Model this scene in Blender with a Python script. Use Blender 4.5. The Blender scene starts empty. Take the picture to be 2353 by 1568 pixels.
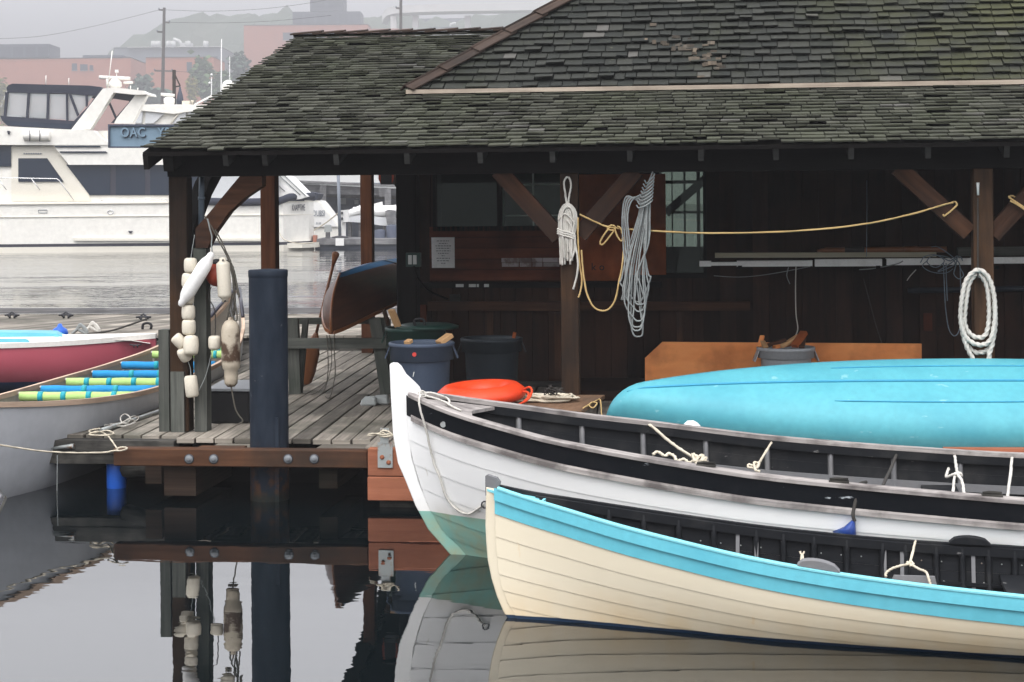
import bpy, math, random
from mathutils import Vector, Matrix, noise
random.seed(7)
SC = bpy.context.scene
COL = SC.collection
R_ = math.radians

# ------------------------------------------------------------ camera
H, F, CX, CY, ROLL, YAW = 2.2, 4080.0, 1176.5, 460.0, 0.0083, 0.1245
FW = Vector((-math.sin(YAW), math.cos(YAW), 0)); RT = Vector((math.cos(YAW), math.sin(YAW), 0)); UPV = Vector((0, 0, 1))
EYE = Vector((0, 0, H))
cam = bpy.data.cameras.new('camera'); camo = bpy.data.objects.new('camera', cam); COL.objects.link(camo); SC.camera = camo
cam.sensor_width = 36; cam.lens = 36*F/2353; cam.shift_y = -(784-CY)/2353; cam.clip_start = .1; cam.clip_end = 4000
cr, sr = math.cos(ROLL), math.sin(ROLL)
xa, ya, za = RT*cr-UPV*sr, UPV*cr+RT*sr, -FW
camo.matrix_world = Matrix(((xa.x, ya.x, za.x, EYE.x), (xa.y, ya.y, za.y, EYE.y), (xa.z, ya.z, za.z, EYE.z), (0, 0, 0, 1)))

# ------------------------------------------------------------ sky, sun, exposure
SUN_EL, SUN_AZ = 55, 195          # azimuth the light comes from, degrees clockwise from +y
wd = bpy.data.worlds.new("World"); SC.world = wd; wd.use_nodes = True
nt = wd.node_tree; nt.nodes.clear()
N = nt.nodes.new; L = nt.links.new
sky = N('ShaderNodeTexSky'); sky.sky_type = 'NISHITA'; sky.sun_disc = False; sky.sun_elevation = R_(SUN_EL); sky.sun_rotation = R_(SUN_AZ)
sky.air_density = 1.5; sky.dust_density = 5
hs = N('ShaderNodeHueSaturation'); hs.inputs['Saturation'].default_value = .10; L(sky.outputs[0], hs.inputs['Color'])
ov = N('ShaderNodeMixRGB'); ov.blend_type = 'MIX'; ov.inputs[0].default_value = .72; ov.inputs[2].default_value = (8.3, 8.35, 8.8, 1); L(hs.outputs[0], ov.inputs[1])
geo = N('ShaderNodeTexCoord'); sx = N('ShaderNodeSeparateXYZ'); L(geo.outputs['Generated'], sx.inputs[0])
mr = N('ShaderNodeMapRange'); mr.inputs[1].default_value = .03; mr.inputs[2].default_value = .22; mr.inputs[3].default_value = .30; mr.inputs[4].default_value = 3.0; L(sx.outputs[2], mr.inputs[0])
mu = N('ShaderNodeMixRGB'); mu.blend_type = 'MULTIPLY'; mu.inputs[0].default_value = 1; L(ov.outputs[0], mu.inputs[1]); L(mr.outputs[0], mu.inputs[2])
bg = N('ShaderNodeBackground'); bg.inputs[1].default_value = .10; L(mu.outputs[0], bg.inputs[0])
wo = N('ShaderNodeOutputWorld'); L(bg.outputs[0], wo.inputs[0])
sl = bpy.data.lights.new('sun', 'SUN'); sl.energy = 1.0; sl.angle = R_(30); sl.color = (1, .97, .93)
so = bpy.data.objects.new('sun', sl); COL.objects.link(so)
az = R_(SUN_AZ); sd = Vector((math.sin(az)*math.cos(R_(SUN_EL)), math.cos(az)*math.cos(R_(SUN_EL)), math.sin(R_(SUN_EL))))
so.rotation_euler = sd.to_track_quat('Z', 'Y').to_euler(); so.location = (0, 0, 30)
SC.view_settings.view_transform = 'Standard'; SC.view_settings.look = 'None'; SC.view_settings.gamma = 1
SC.view_settings.exposure = 0.34
SC.cycles.use_denoising = True
SC.cycles.max_bounces = 8; SC.cycles.volume_bounces = 0; SC.cycles.caustics_reflective = False; SC.cycles.caustics_refractive = False

# ------------------------------------------------------------ where a measured sight line meets a known plane
def ray(px, py):
    X, Y = px-CX, py-CY
    return FW+RT*((X*cr-Y*sr)/F)-UPV*((Y*cr+X*sr)/F)
def V(px, py, d): return EYE+ray(px, py)*d                         # at a distance
def onz(px, py, z): r = ray(px, py); return EYE+r*((z-H)/r.z)      # on a level
def ony(px, py, y): r = ray(px, py); return EYE+r*(y/r.y)          # on an upright plane along the shed front
def proj(p):
    q = Vector(p)-EYE; d = q.dot(FW); x = q.dot(RT)/d*F; y = -q.z/d*F
    return (CX+x*cr+y*sr, CY-x*sr+y*cr)

# ------------------------------------------------------------ mesh builder
def basis(d, up=UPV):
    d = d.normalized(); s = d.cross(up)
    if s.length < 1e-4: s = d.cross(Vector((1, 0, 0)))
    s.normalize(); return d, s, s.cross(d).normalized()
def catmull(P, n=6, closed=False):
    P = [Vector(p) for p in P]; out = []; m = len(P)
    for i in range(m if closed else m-1):
        g = (lambda k: P[k % m]) if closed else (lambda k: P[min(max(k, 0), m-1)])
        a, b, c, d = g(i-1), g(i), g(i+1), g(i+2)
        for k in range(n):
            t = k/n
            out.append(.5*((2*b)+(c-a)*t+(2*a-5*b+4*c-d)*t*t+(3*b-a-3*c+d)*t**3))
    if not closed: out.append(P[-1].copy())
    return out
class MB:
    def __init__(s): s.v = []; s.f = []; s.uv = []; s.rn = []; s.mi = []; s.sm = []
    def face(s, idx, uv=None, rn=0, mi=0, sm=False):
        s.f.append(tuple(idx)); s.uv.append(uv or [(0, 0)]*len(idx)); s.rn.append(rn); s.mi.append(mi); s.sm.append(sm)
    def hexa(s, c, rn=None, mi=0, lens=None):
        """eight corners: 0-3 at one end, 4-7 at the other; u runs from end to end"""
        o = len(s.v); s.v += [Vector(p) for p in c]; rn = random.random() if rn is None else rn
        a = random.uniform(0, 50); b = random.uniform(0, 50); ln = (Vector(c[4])-Vector(c[0])).length
        w = (Vector(c[1])-Vector(c[0])).length; h = (Vector(c[3])-Vector(c[0])).length
        for q, e in (((0, 1, 5, 4), w), ((1, 2, 6, 5), h), ((2, 3, 7, 6), w), ((3, 0, 4, 7), h)):
            s.face([o+i for i in q], [(a, b), (a, b+e), (a+ln, b+e), (a+ln, b)], rn, mi); b += e
        for q in ((3, 2, 1, 0), (4, 5, 6, 7)):
            s.face([o+i for i in q], [(a, b), (a+w*.2, b), (a+w*.2, b+h), (a, b+h)], rn, mi)
        return s
    def bar(s, p, q, w, h, up=UPV, rn=None, mi=0):
        p, q = Vector(p), Vector(q); d, sd, u = basis(q-p, up); a, b = sd*w/2, u*h/2
        return s.hexa([p-a-b, p+a-b, p+a+b, p-a+b, q-a-b, q+a-b, q+a+b, q-a+b], rn, mi)
    def box(s, x0, x1, y0, y1, z0, z1, rn=None, mi=0):
        dx, dy, dz = x1-x0, y1-y0, z1-z0; c = Vector(((x0+x1)/2, (y0+y1)/2, (z0+z1)/2))
        if dx >= dy and dx >= dz: return s.bar((x0, c.y, c.z), (x1, c.y, c.z), dy, dz, UPV, rn, mi)
        if dy >= dz: return s.bar((c.x, y0, c.z), (c.x, y1, c.z), dx, dz, UPV, rn, mi)
        return s.bar((c.x, c.y, z0), (c.x, c.y, z1), dx, dy, Vector((0, 1, 0)), rn, mi)
    def ring_loft(s, rings, closed=True, caps=True, rn=0, mi=0, sm=True, mif=None):
        o = len(s.v); n = len(rings[0]); u = 0; ro = random.uniform(0, 9)
        for r in rings: s.v += [Vector(p) for p in r]
        for i in range(len(rings)-1):
            du = (Vector(rings[i+1][0])-Vector(rings[i][0])).length; vv = 0
            for j in range(n if closed else n-1):
                k = (j+1) % n; dv = (Vector(rings[i][k])-Vector(rings[i][j])).length
                m = mif(i, j) if mif else mi
                s.face((o+i*n+j, o+i*n+k, o+(i+1)*n+k, o+(i+1)*n+j), [(ro+u, vv), (ro+u, vv+dv), (ro+u+du, vv+dv), (ro+u+du, vv)], rn, m, sm); vv += dv
            u += du
        if caps and closed:
            s.face([o+j for j in range(n)][::-1], None, rn, mif(0, 0) if mif else mi); s.face([o+(len(rings)-1)*n+j for j in range(n)], None, rn, mif(len(rings)-2, 0) if mif else mi)
        return s
    def tube(s, P, r, n=8, closed=False, caps=True, lobes=0, twist=0, depth=.22, rn=0, mi=0):
        P = [Vector(p) for p in P]; m = len(P); rings = []; prev = None; L_ = 0
        if closed: P = P+[P[0]]; m += 1
        for i, p in enumerate(P):
            t = (P[min(i+1, m-1)]-P[max(i-1, 0)])
            if t.length < 1e-7: t = Vector((0, 0, 1))
            t.normalize()
            if prev is None:
                _, a, b = basis(t); b = t.cross(a)
            else:
                a = prev-t*prev.dot(t)
                if a.length < 1e-5: _, a, b = basis(t)
                a.normalize(); b = t.cross(a)
            prev = a
            if i: L_ += (p-P[i-1]).length
            rr = r(i/(m-1)) if callable(r) else r
            ring = []
            for j in range(n):
                th = 2*math.pi*j/n; q = rr
                if lobes: q = rr*(1-depth*.5+depth*.5*math.cos(lobes*(th-twist*L_)))
                ring.append(p+a*math.cos(th)*q+b*math.sin(th)*q)
            rings.append(ring)
        return s.ring_loft(rings, True, caps and not closed, rn, mi)
    def lathe(s, prof, n=24, M=None, rn=0, mi=0, mif=None):
        M = M or Matrix(); rings = [[M @ Vector((r*math.cos(2*math.pi*j/n), r*math.sin(2*math.pi*j/n), z)) for j in range(n)] for r, z in prof]
        return s.ring_loft(rings, True, True, rn, mi, True, mif)
    def prism(s, poly, o, ex, ey, th, rn=None, mi=0):
        """polygon (a,b) in the ex,ey plane at o, thickened by vector th"""
        o, ex, ey, th = Vector(o), Vector(ex), Vector(ey), Vector(th); k = len(s.v); n = len(poly); rn = random.random() if rn is None else rn
        P = [o+ex*a+ey*b for a, b in poly]; s.v += P+[p+th for p in P]; e = th.length
        ro = random.uniform(0, 30)
        s.face([k+i for i in range(n)], [(ro+a, b) for a, b in poly], rn, mi); s.face([k+n+i for i in range(n)][::-1], [(ro+a, b) for a, b in poly][::-1], rn, mi)
        for i in range(n):
            j = (i+1) % n; a = poly[i]; b = poly[j]
            s.face((k+j, k+i, k+n+i, k+n+j), [(ro+b[0], b[1]), (ro+a[0], a[1]), (ro+a[0], a[1]+e), (ro+b[0], b[1]+e)], rn, mi)
        return s
    def build(s, name, mats, parent=None, bevel=0, origin=None, smooth=None):
        me = bpy.data.meshes.new(name)
        base = Vector((0, 0, 0))
        if parent:
            q = parent
            while q: base = base+q.location; q = q.parent
        elif origin is not None: base = Vector(origin)
        elif s.v:
            xs = [p.x for p in s.v]; ys = [p.y for p in s.v]
            base = Vector(((min(xs)+max(xs))/2, (min(ys)+max(ys))/2, min(p.z for p in s.v)))
        me.from_pydata([tuple(p-base) for p in s.v], [], s.f)
        uvl = me.uv_layers.new(name='UVMap'); k = 0; flat = [c for f in s.uv for q in f for c in q]
        uvl.data.foreach_set('uv', flat)
        at = me.attributes.new('rnd', 'FLOAT', 'FACE'); at.data.foreach_set('value', s.rn)
        me.polygons.foreach_set('material_index', s.mi); me.polygons.foreach_set('use_smooth', s.sm if smooth is None else [smooth]*len(s.f))
        for m in (mats if isinstance(mats, (list, tuple)) else [mats]): me.materials.append(m)
        me.validate(); me.update()
        # outward faces
        import bmesh
        bm = bmesh.new(); bm.from_mesh(me); bmesh.ops.recalc_face_normals(bm, faces=bm.faces[:]); bm.to_mesh(me); bm.free()
        o = bpy.data.objects.new(name, me); COL.objects.link(o)
        if parent: o.parent = parent
        else: o.location = base
        if bevel:
            b = o.modifiers.new('bevel', 'BEVEL'); b.width = bevel; b.segments = 1; b.limit_method = 'ANGLE'; b.angle_limit = R_(50)
        return o
def thing(name, label, cat, loc, group=None):
    o = bpy.data.objects.new(name, None); COL.objects.link(o); o.location = loc; o.empty_display_size = .1
    o['label'] = label; o['category'] = cat
    if group: o['group'] = group
    return o
def tag(o, label, cat, group=None):
    o['label'] = label; o['category'] = cat
    if group: o['group'] = group
    return o
def struct(o, kind='structure'): o['kind'] = kind; return o
def copy_tree(o, parent=None):
    c = o.copy(); COL.objects.link(c)
    if parent: c.parent = parent
    for ch in list(o.children): copy_tree(ch, c)
    return c
def text(s, name, mat, parent, M, size, depth=.004, bold=0, spacing=1.0):
    cu = bpy.data.curves.new(name, 'FONT'); cu.body = s; cu.size = size; cu.extrude = depth; cu.align_x = 'CENTER'; cu.align_y = 'CENTER'; cu.offset = bold; cu.space_character = spacing; cu.resolution_u = 3
    t = bpy.data.objects.new(name, cu); COL.objects.link(t)
    me = bpy.data.meshes.new_from_object(t); bpy.data.objects.remove(t); bpy.data.curves.remove(cu)
    o = bpy.data.objects.new(name, me); COL.objects.link(o); me.materials.clear(); me.materials.append(mat)
    base = Vector()
    if parent:
        q = parent
        while q: base = base+q.location; q = q.parent
    me.transform(Matrix.Translation(-base) @ M)
    if parent: o.parent = parent
    return o
def facing(loc, yaw=0.0, ex=None):
    """text frame: x right, y up, facing the viewer's side"""
    ex = Vector(ex).normalized() if ex else Vector((math.cos(yaw), math.sin(yaw), 0)); ey = UPV; ez = ex.cross(ey)
    return Matrix(((ex.x, ey.x, ez.x, loc[0]), (ex.y, ey.y, ez.y, loc[1]), (ex.z, ey.z, ez.z, loc[2]), (0, 0, 0, 1)))

# ------------------------------------------------------------ materials
class NT:
    def __init__(s, name):
        s.m = bpy.data.materials.new(name); s.m.use_nodes = True; s.t = s.m.node_tree; s.p = s.t.nodes['Principled BSDF']
    def n(s, ty, **kw):
        x = s.t.nodes.new('ShaderNode'+ty)
        for k, v in kw.items(): setattr(x, k, v)
        return x
    def l(s, a, b): s.t.links.new(a, b)
    def val(s, x, v):
        if hasattr(v, 'links') or hasattr(v, 'is_linked'): s.l(v, x)
        else: x.default_value = v
    def math(s, op, a, b=0.0):
        x = s.n('Math', operation=op); s.val(x.inputs[0], a); s.val(x.inputs[1], b); return x.outputs[0]
    def mix(s, f, a, b, mode='MIX'):
        x = s.n('MixRGB', blend_type=mode); s.val(x.inputs[0], f)
        for i, c in ((1, a), (2, b)):
            if isinstance(c, tuple): x.inputs[i].default_value = (*c[:3], 1)
            else: s.l(c, x.inputs[i])
        return x.outputs[0]
    def noise(s, scale, detail=4, co='Object', sc=(1, 1, 1), rough=.55, loc=(0, 0, 0)):
        if co == 'UV': src = s.n('UVMap', uv_map='UVMap').outputs[0]
        elif co == 'World': src = s.n('NewGeometry').outputs['Position']
        else: src = s.n('TexCoord').outputs[co]
        mp = s.n('Mapping'); mp.inputs['Scale'].default_value = sc; mp.inputs['Location'].default_value = loc; s.l(src, mp.inputs[0])
        x = s.n('TexNoise'); x.inputs['Scale'].default_value = scale; x.inputs['Detail'].default_value = detail; x.inputs['Roughness'].default_value = rough; s.l(mp.outputs[0], x.inputs['Vector'])
        return x.outputs[0]
    def ramp(s, f, lo, hi, a=0.0, b=1.0):
        x = s.n('MapRange'); x.inputs[1].default_value = lo; x.inputs[2].default_value = hi; x.inputs[3].default_value = a; x.inputs[4].default_value = b; s.l(f, x.inputs[0]); return x.outputs[0]
    def bump(s, h, strength=.3, dist=.01):
        x = s.n('Bump'); x.inputs['Strength'].default_value = strength; x.inputs['Distance'].default_value = dist; s.l(h, x.inputs['Height']); s.l(x.outputs[0], s.p.inputs['Normal'])
    def rnd(s): return s.n('Attribute', attribute_name='rnd').outputs['Fac']
    def out(s, col, rough=.6, spec=.5, metal=0):
        if isinstance(col, tuple): s.p.inputs['Base Color'].default_value = (*col[:3], 1)
        else: s.l(col, s.p.inputs['Base Color'])
        s.val(s.p.inputs['Roughness'], rough); s.p.inputs['Specular IOR Level'].default_value = spec; s.p.inputs['Metallic'].default_value = metal
        return s.m
def sc3(c, k): return tuple(x*k for x in c)
def wood(name, c1, c2, stain=None, amt=.5, rough=.8, bump=.35, var=.45, fine=34, stain_scale=1.6, spec=.10):
    t = NT(name); g = t.noise(1.0, 7, 'UV', (1.6, fine, 1), .62); g2 = t.noise(1.0, 3, 'UV', (.5, 6, 1)); 
    f = t.math('ADD', t.math('MULTIPLY', g, .7), t.math('MULTIPLY', g2, .3)); f = t.ramp(f, .34, .66)
    c = t.mix(f, c1, c2)
    if stain:
        s = t.ramp(t.noise(stain_scale, 5, 'World'), .46, .66, 0, amt); c = t.mix(s, c, stain)
    k = t.ramp(t.rnd(), 0, 1, 1-var, 1+var); kk = t.n('CombineColor')
    for i in range(3): t.l(k, kk.inputs[i])
    c = t.mix(1.0, c, kk.outputs[0], 'MULTIPLY')
    t.bump(g, bump, .006); return t.out(c, rough, spec)
def paint(name, c, rough=.4, dirt=None, amt=.35, scale=3.0, lo=.5, hi=.75, bump=.05, spec=.3, streak=None, var=0, wear=None, wlo=.66, wscale=14):
    t = NT(name); col = c
    sc = streak or (1, 1, 1)
    n1 = t.noise(scale, 6, 'World', sc); nf = t.noise(scale*9, 3, 'World')
    v = t.ramp(nf, .3, .7, .94, 1.05); kk = t.n('CombineColor')
    for i in range(3): t.l(v, kk.inputs[i])
    col = t.mix(1.0, c, kk.outputs[0], 'MULTIPLY')
    if dirt: col = t.mix(t.ramp(n1, lo, hi, 0, amt), col, dirt)
    if wear: col = t.mix(t.ramp(t.noise(wscale, 7, 'World', (.45, .45, 1.4)), wlo, wlo+.03), col, wear)
    if var:
        k = t.ramp(t.rnd(), 0, 1, 1-var, 1+var); q = t.n('CombineColor')
        for i in range(3): t.l(k, q.inputs[i])
        col = t.mix(1.0, col, q.outputs[0], 'MULTIPLY')
    t.bump(nf, bump, .01); return t.out(col, rough, spec)
def metal(name, c, rough=.4, rust=None): 
    t = NT(name); col = c
    if rust: col = t.mix(t.ramp(t.noise(14, 5), .55, .7), c, rust)
    return t.out(col, rough, .5, .8)
def rope_mat(name, c, c2):
    t = NT(name); n_ = t.noise(60, 3, 'UV', (1, 3, 1)); n2 = t.noise(6, 3, 'World')
    return t.out(t.mix(t.ramp(t.math('ADD', t.math('MULTIPLY', n_, .5), t.math('MULTIPLY', n2, .5)), .35, .65), c, c2), .9, .15)

M = {}
M['post'] = wood('post_wood', (.014, .009, .006), (.068, .036, .019), (.012, .010, .009), .7, var=.25, fine=22)
M['postwarm'] = wood('post_warm_wood', (.055, .020, .010), (.13, .050, .022), (.03, .013, .009), .6, var=.2, fine=20)
M['postgrey'] = wood('post_grey_wood', (.042, .046, .041), (.125, .127, .112), (.030, .040, .030), .55, var=.2, fine=24)
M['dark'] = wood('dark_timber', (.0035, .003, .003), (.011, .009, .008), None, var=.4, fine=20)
M['brace'] = wood('brace_wood', (.022, .011, .007), (.080, .036, .019), (.02, .014, .012), .7, var=.2, fine=20)
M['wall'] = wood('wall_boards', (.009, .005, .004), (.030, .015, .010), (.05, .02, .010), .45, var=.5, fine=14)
M['redwall'] = wood('red_wall_boards', (.075, .020, .010), (.15, .045, .022), (.02, .009, .007), .6, var=.25, fine=14)
M['ply'] = wood('plywood', (.74, .25, .080), (.88, .36, .13), (.42, .14, .05), .6, var=.06, fine=5, stain_scale=3)
M['plydark'] = wood('stained_plywood', (.22, .055, .017), (.34, .095, .03), (.08, .025, .009), .7, var=.1, fine=6, stain_scale=2.2)
M['deck'] = wood('deck_wood', (.11, .098, .082), (.32, .285, .24), (.055, .055, .042), .7, var=.42, fine=26)
M['deckdark'] = wood('old_beam_wood', (.010, .010, .010), (.105, .098, .086), (.012, .012, .011), .85, var=.25, fine=16, stain_scale=4)
M['wale'] = wood('wale_wood', (.050, .023, .013), (.13, .060, .032), (.035, .026, .020), .85, var=.15, fine=14)
M['fender'] = wood('red_fender_wood', (.24, .085, .045), (.36, .14, .08), (.13, .05, .03), .4, var=.15, fine=22)
M['block'] = wood('block_wood', (.018, .012, .009), (.055, .036, .026), (.03, .035, .025), .5, var=.2)
M['capwood'] = wood('grey_cap_wood', (.17, .155, .15), (.42, .385, .36), (.07, .06, .058), .8, var=.1, fine=30, stain_scale=5)
M['varn'] = wood('varnished_wood', (.17, .055, .016), (.30, .11, .035), None, var=.1, fine=16, rough=.35, spec=.5)
M['canoewood'] = wood('cedar_planks', (.070, .023, .010), (.15, .052, .021), (.045, .016, .008), .5, var=.25, fine=18, rough=.4, spec=.5)
M['pale'] = wood('pale_timber', (.36, .20, .09), (.55, .34, .17), None, var=.25)
M['white'] = paint('white_paint', (.77, .76, .745), .42, (.50, .49, .45), .45, 1.4, streak=(1, 1, .4))
M['dull_white'] = paint('weathered_white_paint', (.55, .57, .55), .6, (.30, .30, .28), .5, 4)
M['navy'] = paint('black_blue_paint', (.004, .005, .007), .45, (.011, .011, .013), .5, 5, wear=(.36, .38, .40), wlo=.685, wscale=15, spec=.06)
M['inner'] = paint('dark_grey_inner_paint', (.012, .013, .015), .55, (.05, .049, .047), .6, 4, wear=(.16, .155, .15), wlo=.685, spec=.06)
M['rib'] = paint('grey_frame_paint', (.15, .15, .155), .6, (.17, .165, .16), .7, 6)
M['cream'] = paint('cream_paint', (.70, .62, .46), .38, (.60, .46, .27), .30, 1.5, .52, .75)
M['teal'] = paint('teal_paint', (.115, .43, .52), .45, (.08, .36, .46), .7, 2.2, wear=(.16, .40, .46), wlo=.70, wscale=11)
M['aqua'] = paint('light_aqua_paint', (.20, .55, .62), .4, (.16, .45, .5), .4, 4)
M['bluehull'] = paint('turquoise_canoe_paint', (.088, .345, .405), .46, (.05, .255, .33), .55, 2.2, .46, .72, bump=.10, spec=.25, wear=(.18, .42, .47), wlo=.66, wscale=13)
M['steel'] = paint('blue_black_steel', (.011, .017, .027), .62, (.040, .045, .055), .6, 4, streak=(3, 3, .5), wear=(.10, .10, .11), wlo=.76)
M['sparwhite'] = paint('spar_white', (.86, .87, .86), .5, (.55, .55, .52), .5, 5)
def pile_mat():
    t = NT('pile_steel'); sp = t.n('SeparateXYZ'); t.l(t.n('NewGeometry').outputs['Position'], sp.inputs[0]); n1 = t.noise(5, 6, 'World', (2, 2, .6)); n2 = t.noise(14, 6, 'World')
    c = t.mix(t.ramp(n1, .4, .7), (.010, .015, .024), (.020, .027, .039)); c = t.mix(t.ramp(n2, .70, .73, 0, .7), c, (.075, .08, .085))
    wet = t.math('MULTIPLY', t.ramp(t.math('ADD', sp.outputs[2], t.math('MULTIPLY', n1, .2)), .55, .2), t.ramp(n2, .42, .6)); c = t.mix(wet, c, (.070, .032, .016)); c = t.mix(t.math('MULTIPLY', t.ramp(sp.outputs[2], .10, .03), .8), c, (.012, .016, .012))
    t.bump(n2, .12, .01); return t.out(c, .6, .10)
M['pilesteel'] = pile_mat()
M['galv'] = metal('galvanised', (.36, .38, .37), .55, (.25, .14, .08))
M['iron'] = metal('dark_iron', (.045, .045, .05), .5)
M['bluebin'] = paint('blue_grey_plastic', (.055, .075, .115), .55, (.075, .095, .14), .5, 5)
M['darkbin'] = paint('dark_plastic', (.022, .030, .038), .5, (.03, .038, .045), .5, 5)
M['greenbin'] = paint('dark_green_plastic', (.010, .035, .028), .45)
M['greybin'] = paint('grey_plastic', (.36, .375, .395), .5, (.26, .27, .28), .5, 5)
M['red'] = paint('red_dot', (.45, .04, .03), .5)
M['orange'] = paint('orange_vinyl', (.62, .050, .012), .42, (.48, .035, .010), .6, 4)
M['orangerope'] = rope_mat('orange_rope', (.70, .075, .025), (.5, .05, .02))
M['ropewhite'] = rope_mat('white_rope', (.62, .60, .55), (.42, .40, .36))
M['ropegrey'] = rope_mat('grey_rope', (.30, .32, .31), (.19, .20, .20))
M['ropecream'] = rope_mat('cream_rope', (.60, .54, .43), (.44, .39, .30))
M['ropeyellow'] = rope_mat('yellow_rope', (.52, .37, .17), (.40, .27, .11))
M['ropeblue'] = rope_mat('blue_grey_line', (.24, .29, .34), (.16, .20, .24))
M['ropedark'] = rope_mat('dark_line', (.030, .028, .026), (.06, .055, .05))
M['ropeolive'] = rope_mat('olive_line', (.11, .10, .08), (.07, .065, .055))
M['float'] = paint('old_float_foam', (.62, .57, .47), .6, (.45, .40, .30), .5, 8)
M['vinyl'] = paint('white_vinyl', (.76, .75, .73), .35, (.55, .53, .48), .3, 6)
M['fendergrey'] = paint('grimy_fender', (.46, .40, .31), .5, (.06, .028, .014), .95, 7, .46, .58)
M['redball'] = paint('dark_red_vinyl', (.30, .045, .020), .45, (.18, .03, .018), .5, 6)
M['bluevinyl'] = paint('blue_vinyl', (.015, .10, .48), .35)
M['paper'] = paint('paper', (.80, .80, .80), .8)
M['ink'] = paint('faded_ink', (.26, .26, .27), .9)
M['black'] = paint('black_plastic', (.010, .010, .011), .5)
M['concrete'] = paint('pale_concrete', (.40, .42, .41), .9, (.26, .27, .26), .6, 14, bump=.3)
def glass(name, col, rough=.05):
    t = NT(name); t.p.inputs['IOR'].default_value = 1.5; return t.out(col, rough, .5)
M['yglass'] = glass('tinted_yacht_glass', (.018, .027, .045))
def clear(name, tint=(.85, .95, .9), amt=.12):
    t = NT(name); tr = t.n('BsdfTransparent'); tr.inputs[0].default_value = (*tint, 1); gl = t.n('BsdfGlossy'); gl.inputs['Roughness'].default_value = .03
    gl.inputs['Color'].default_value = (.8, .9, .85, 1)
    fr = t.n('Fresnel'); fr.inputs[0].default_value = 1.5; mx = t.n('MixShader'); t.l(fr.outputs[0], mx.inputs[0]); t.l(tr.outputs[0], mx.inputs[1]); t.l(gl.outputs[0], mx.inputs[2])
    o_ = mx.outputs[0]
    if amt > .3:
        df = t.n('BsdfDiffuse'); df.inputs[0].default_value = (.62, .64, .65, 1); m2 = t.n('MixShader'); m2.inputs[0].default_value = amt; t.l(o_, m2.inputs[1]); t.l(df.outputs[0], m2.inputs[2]); o_ = m2.outputs[0]
    t.l(o_, t.t.nodes['Material Output'].inputs[0]); return t.m
M['pane'] = clear('window_glass', (.50, .56, .52))
M['vinylpane'] = clear('clear_vinyl', (.80, .82, .82), .5)
# ============================================================ setting: water, air, far shore
def ab(pts, d):
    out = []
    for px, py in pts:
        X, Y = px-CX, py-CY; out.append(((X*cr-Y*sr)*d/F, -(Y*cr+X*sr)*d/F))
    return out
def slab(mb, pts, d, w, mi=0, rn=None):
    """an outline measured on an upright plane at distance d, with a real thickness w running away"""
    return mb.prism(ab(pts, d), EYE+FW*d, RT, UPV, FW*w, rn, mi)
def xyz(px, py, d): return V(px, py, d)

t = NT('lake_water')
p_ = t.n('NewGeometry').outputs['Position']; sp = t.n('SeparateXYZ'); t.l(p_, sp.inputs[0])
n1 = t.noise(1.0, 3, 'World', (1.1, 2.6, 1), .5); n2 = t.noise(1.0, 4, 'World', (.22, .8, 1), .6, (5, 3, 0)); n3 = t.noise(1.0, 2, 'World', (4.0, 7.0, 1), .5)
far = t.ramp(sp.outputs[1], 12, 26); far2 = t.ramp(sp.outputs[1], 14, 40, .0, 1.0); patch = t.ramp(t.noise(1.0, 2, 'World', (.05, .16, 1)), .40, .60, .15, 1)
hh = t.math('ADD', t.math('MULTIPLY', n1, t.math('ADD', t.math('MULTIPLY', t.math('MULTIPLY', far, patch), .014), .0015)), t.math('MULTIPLY', n2, t.math('MULTIPLY', t.math('MULTIPLY', far2, patch), .05)))
hh = t.math('ADD', hh, t.math('MULTIPLY', n3, .00022))
t.bump(hh, 1.0, 1.0); t.p.inputs['IOR'].default_value = 1.85
M['water'] = t.out((.002, .004, .005), .015, .5)
mb = MB(); mb.v = [Vector(p) for p in ((-1500, -60, 0), (1500, -60, 0), (1500, 2500, 0), (-1500, 2500, 0))]; mb.face((0, 1, 2, 3))
struct(mb.build('water', M['water']))

M['land'] = paint('shore_land', (.10, .11, .08), .9)
mb = MB(); mb.box(-1400, 1400, 330, 2400, -2, 1.2); struct(mb.build('far_shore', M['land']))
M['woods'] = paint('wooded_hill', (.085, .11, .075), .95, (.13, .13, .09), .6, .02)
# hill: a terrain sheet with a ragged tree-covered back
mb = MB(); nx, ny = 260, 60; X0, X1, Y0, Y1 = -560, 800, 780, 1300
for j in range(ny+1):
    for i in range(nx+1):
        x = X0+(X1-X0)*i/nx; y = Y0+(Y1-Y0)*j/ny; q = (x+352)/24
        hgt = 97/(1+math.exp(-q*2.2))*min(1, (y-Y0)/150)+10*noise.noise(Vector((x*.012, y*.012, 3)))*min(1, (y-Y0)/90)
        hgt += 7*noise.noise(Vector((x*.09, y*.09, 0)))*min(1, (y-Y0)/60)+(7*abs(noise.noise(Vector((x*.055, y*.055, 2))))+6*abs(noise.noise(Vector((x*.16, y*.16, 7)))))*min(1, (y-Y0)/60)
        mb.v.append(Vector((x, y, max(.2, hgt+1.2))))
for j in range(ny):
    for i in range(nx):
        a = j*(nx+1)+i; mb.face((a, a+1, a+nx+2, a+nx+1), None, 0, 0, False)
struct(mb.build('hillside', M['woods']))
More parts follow.
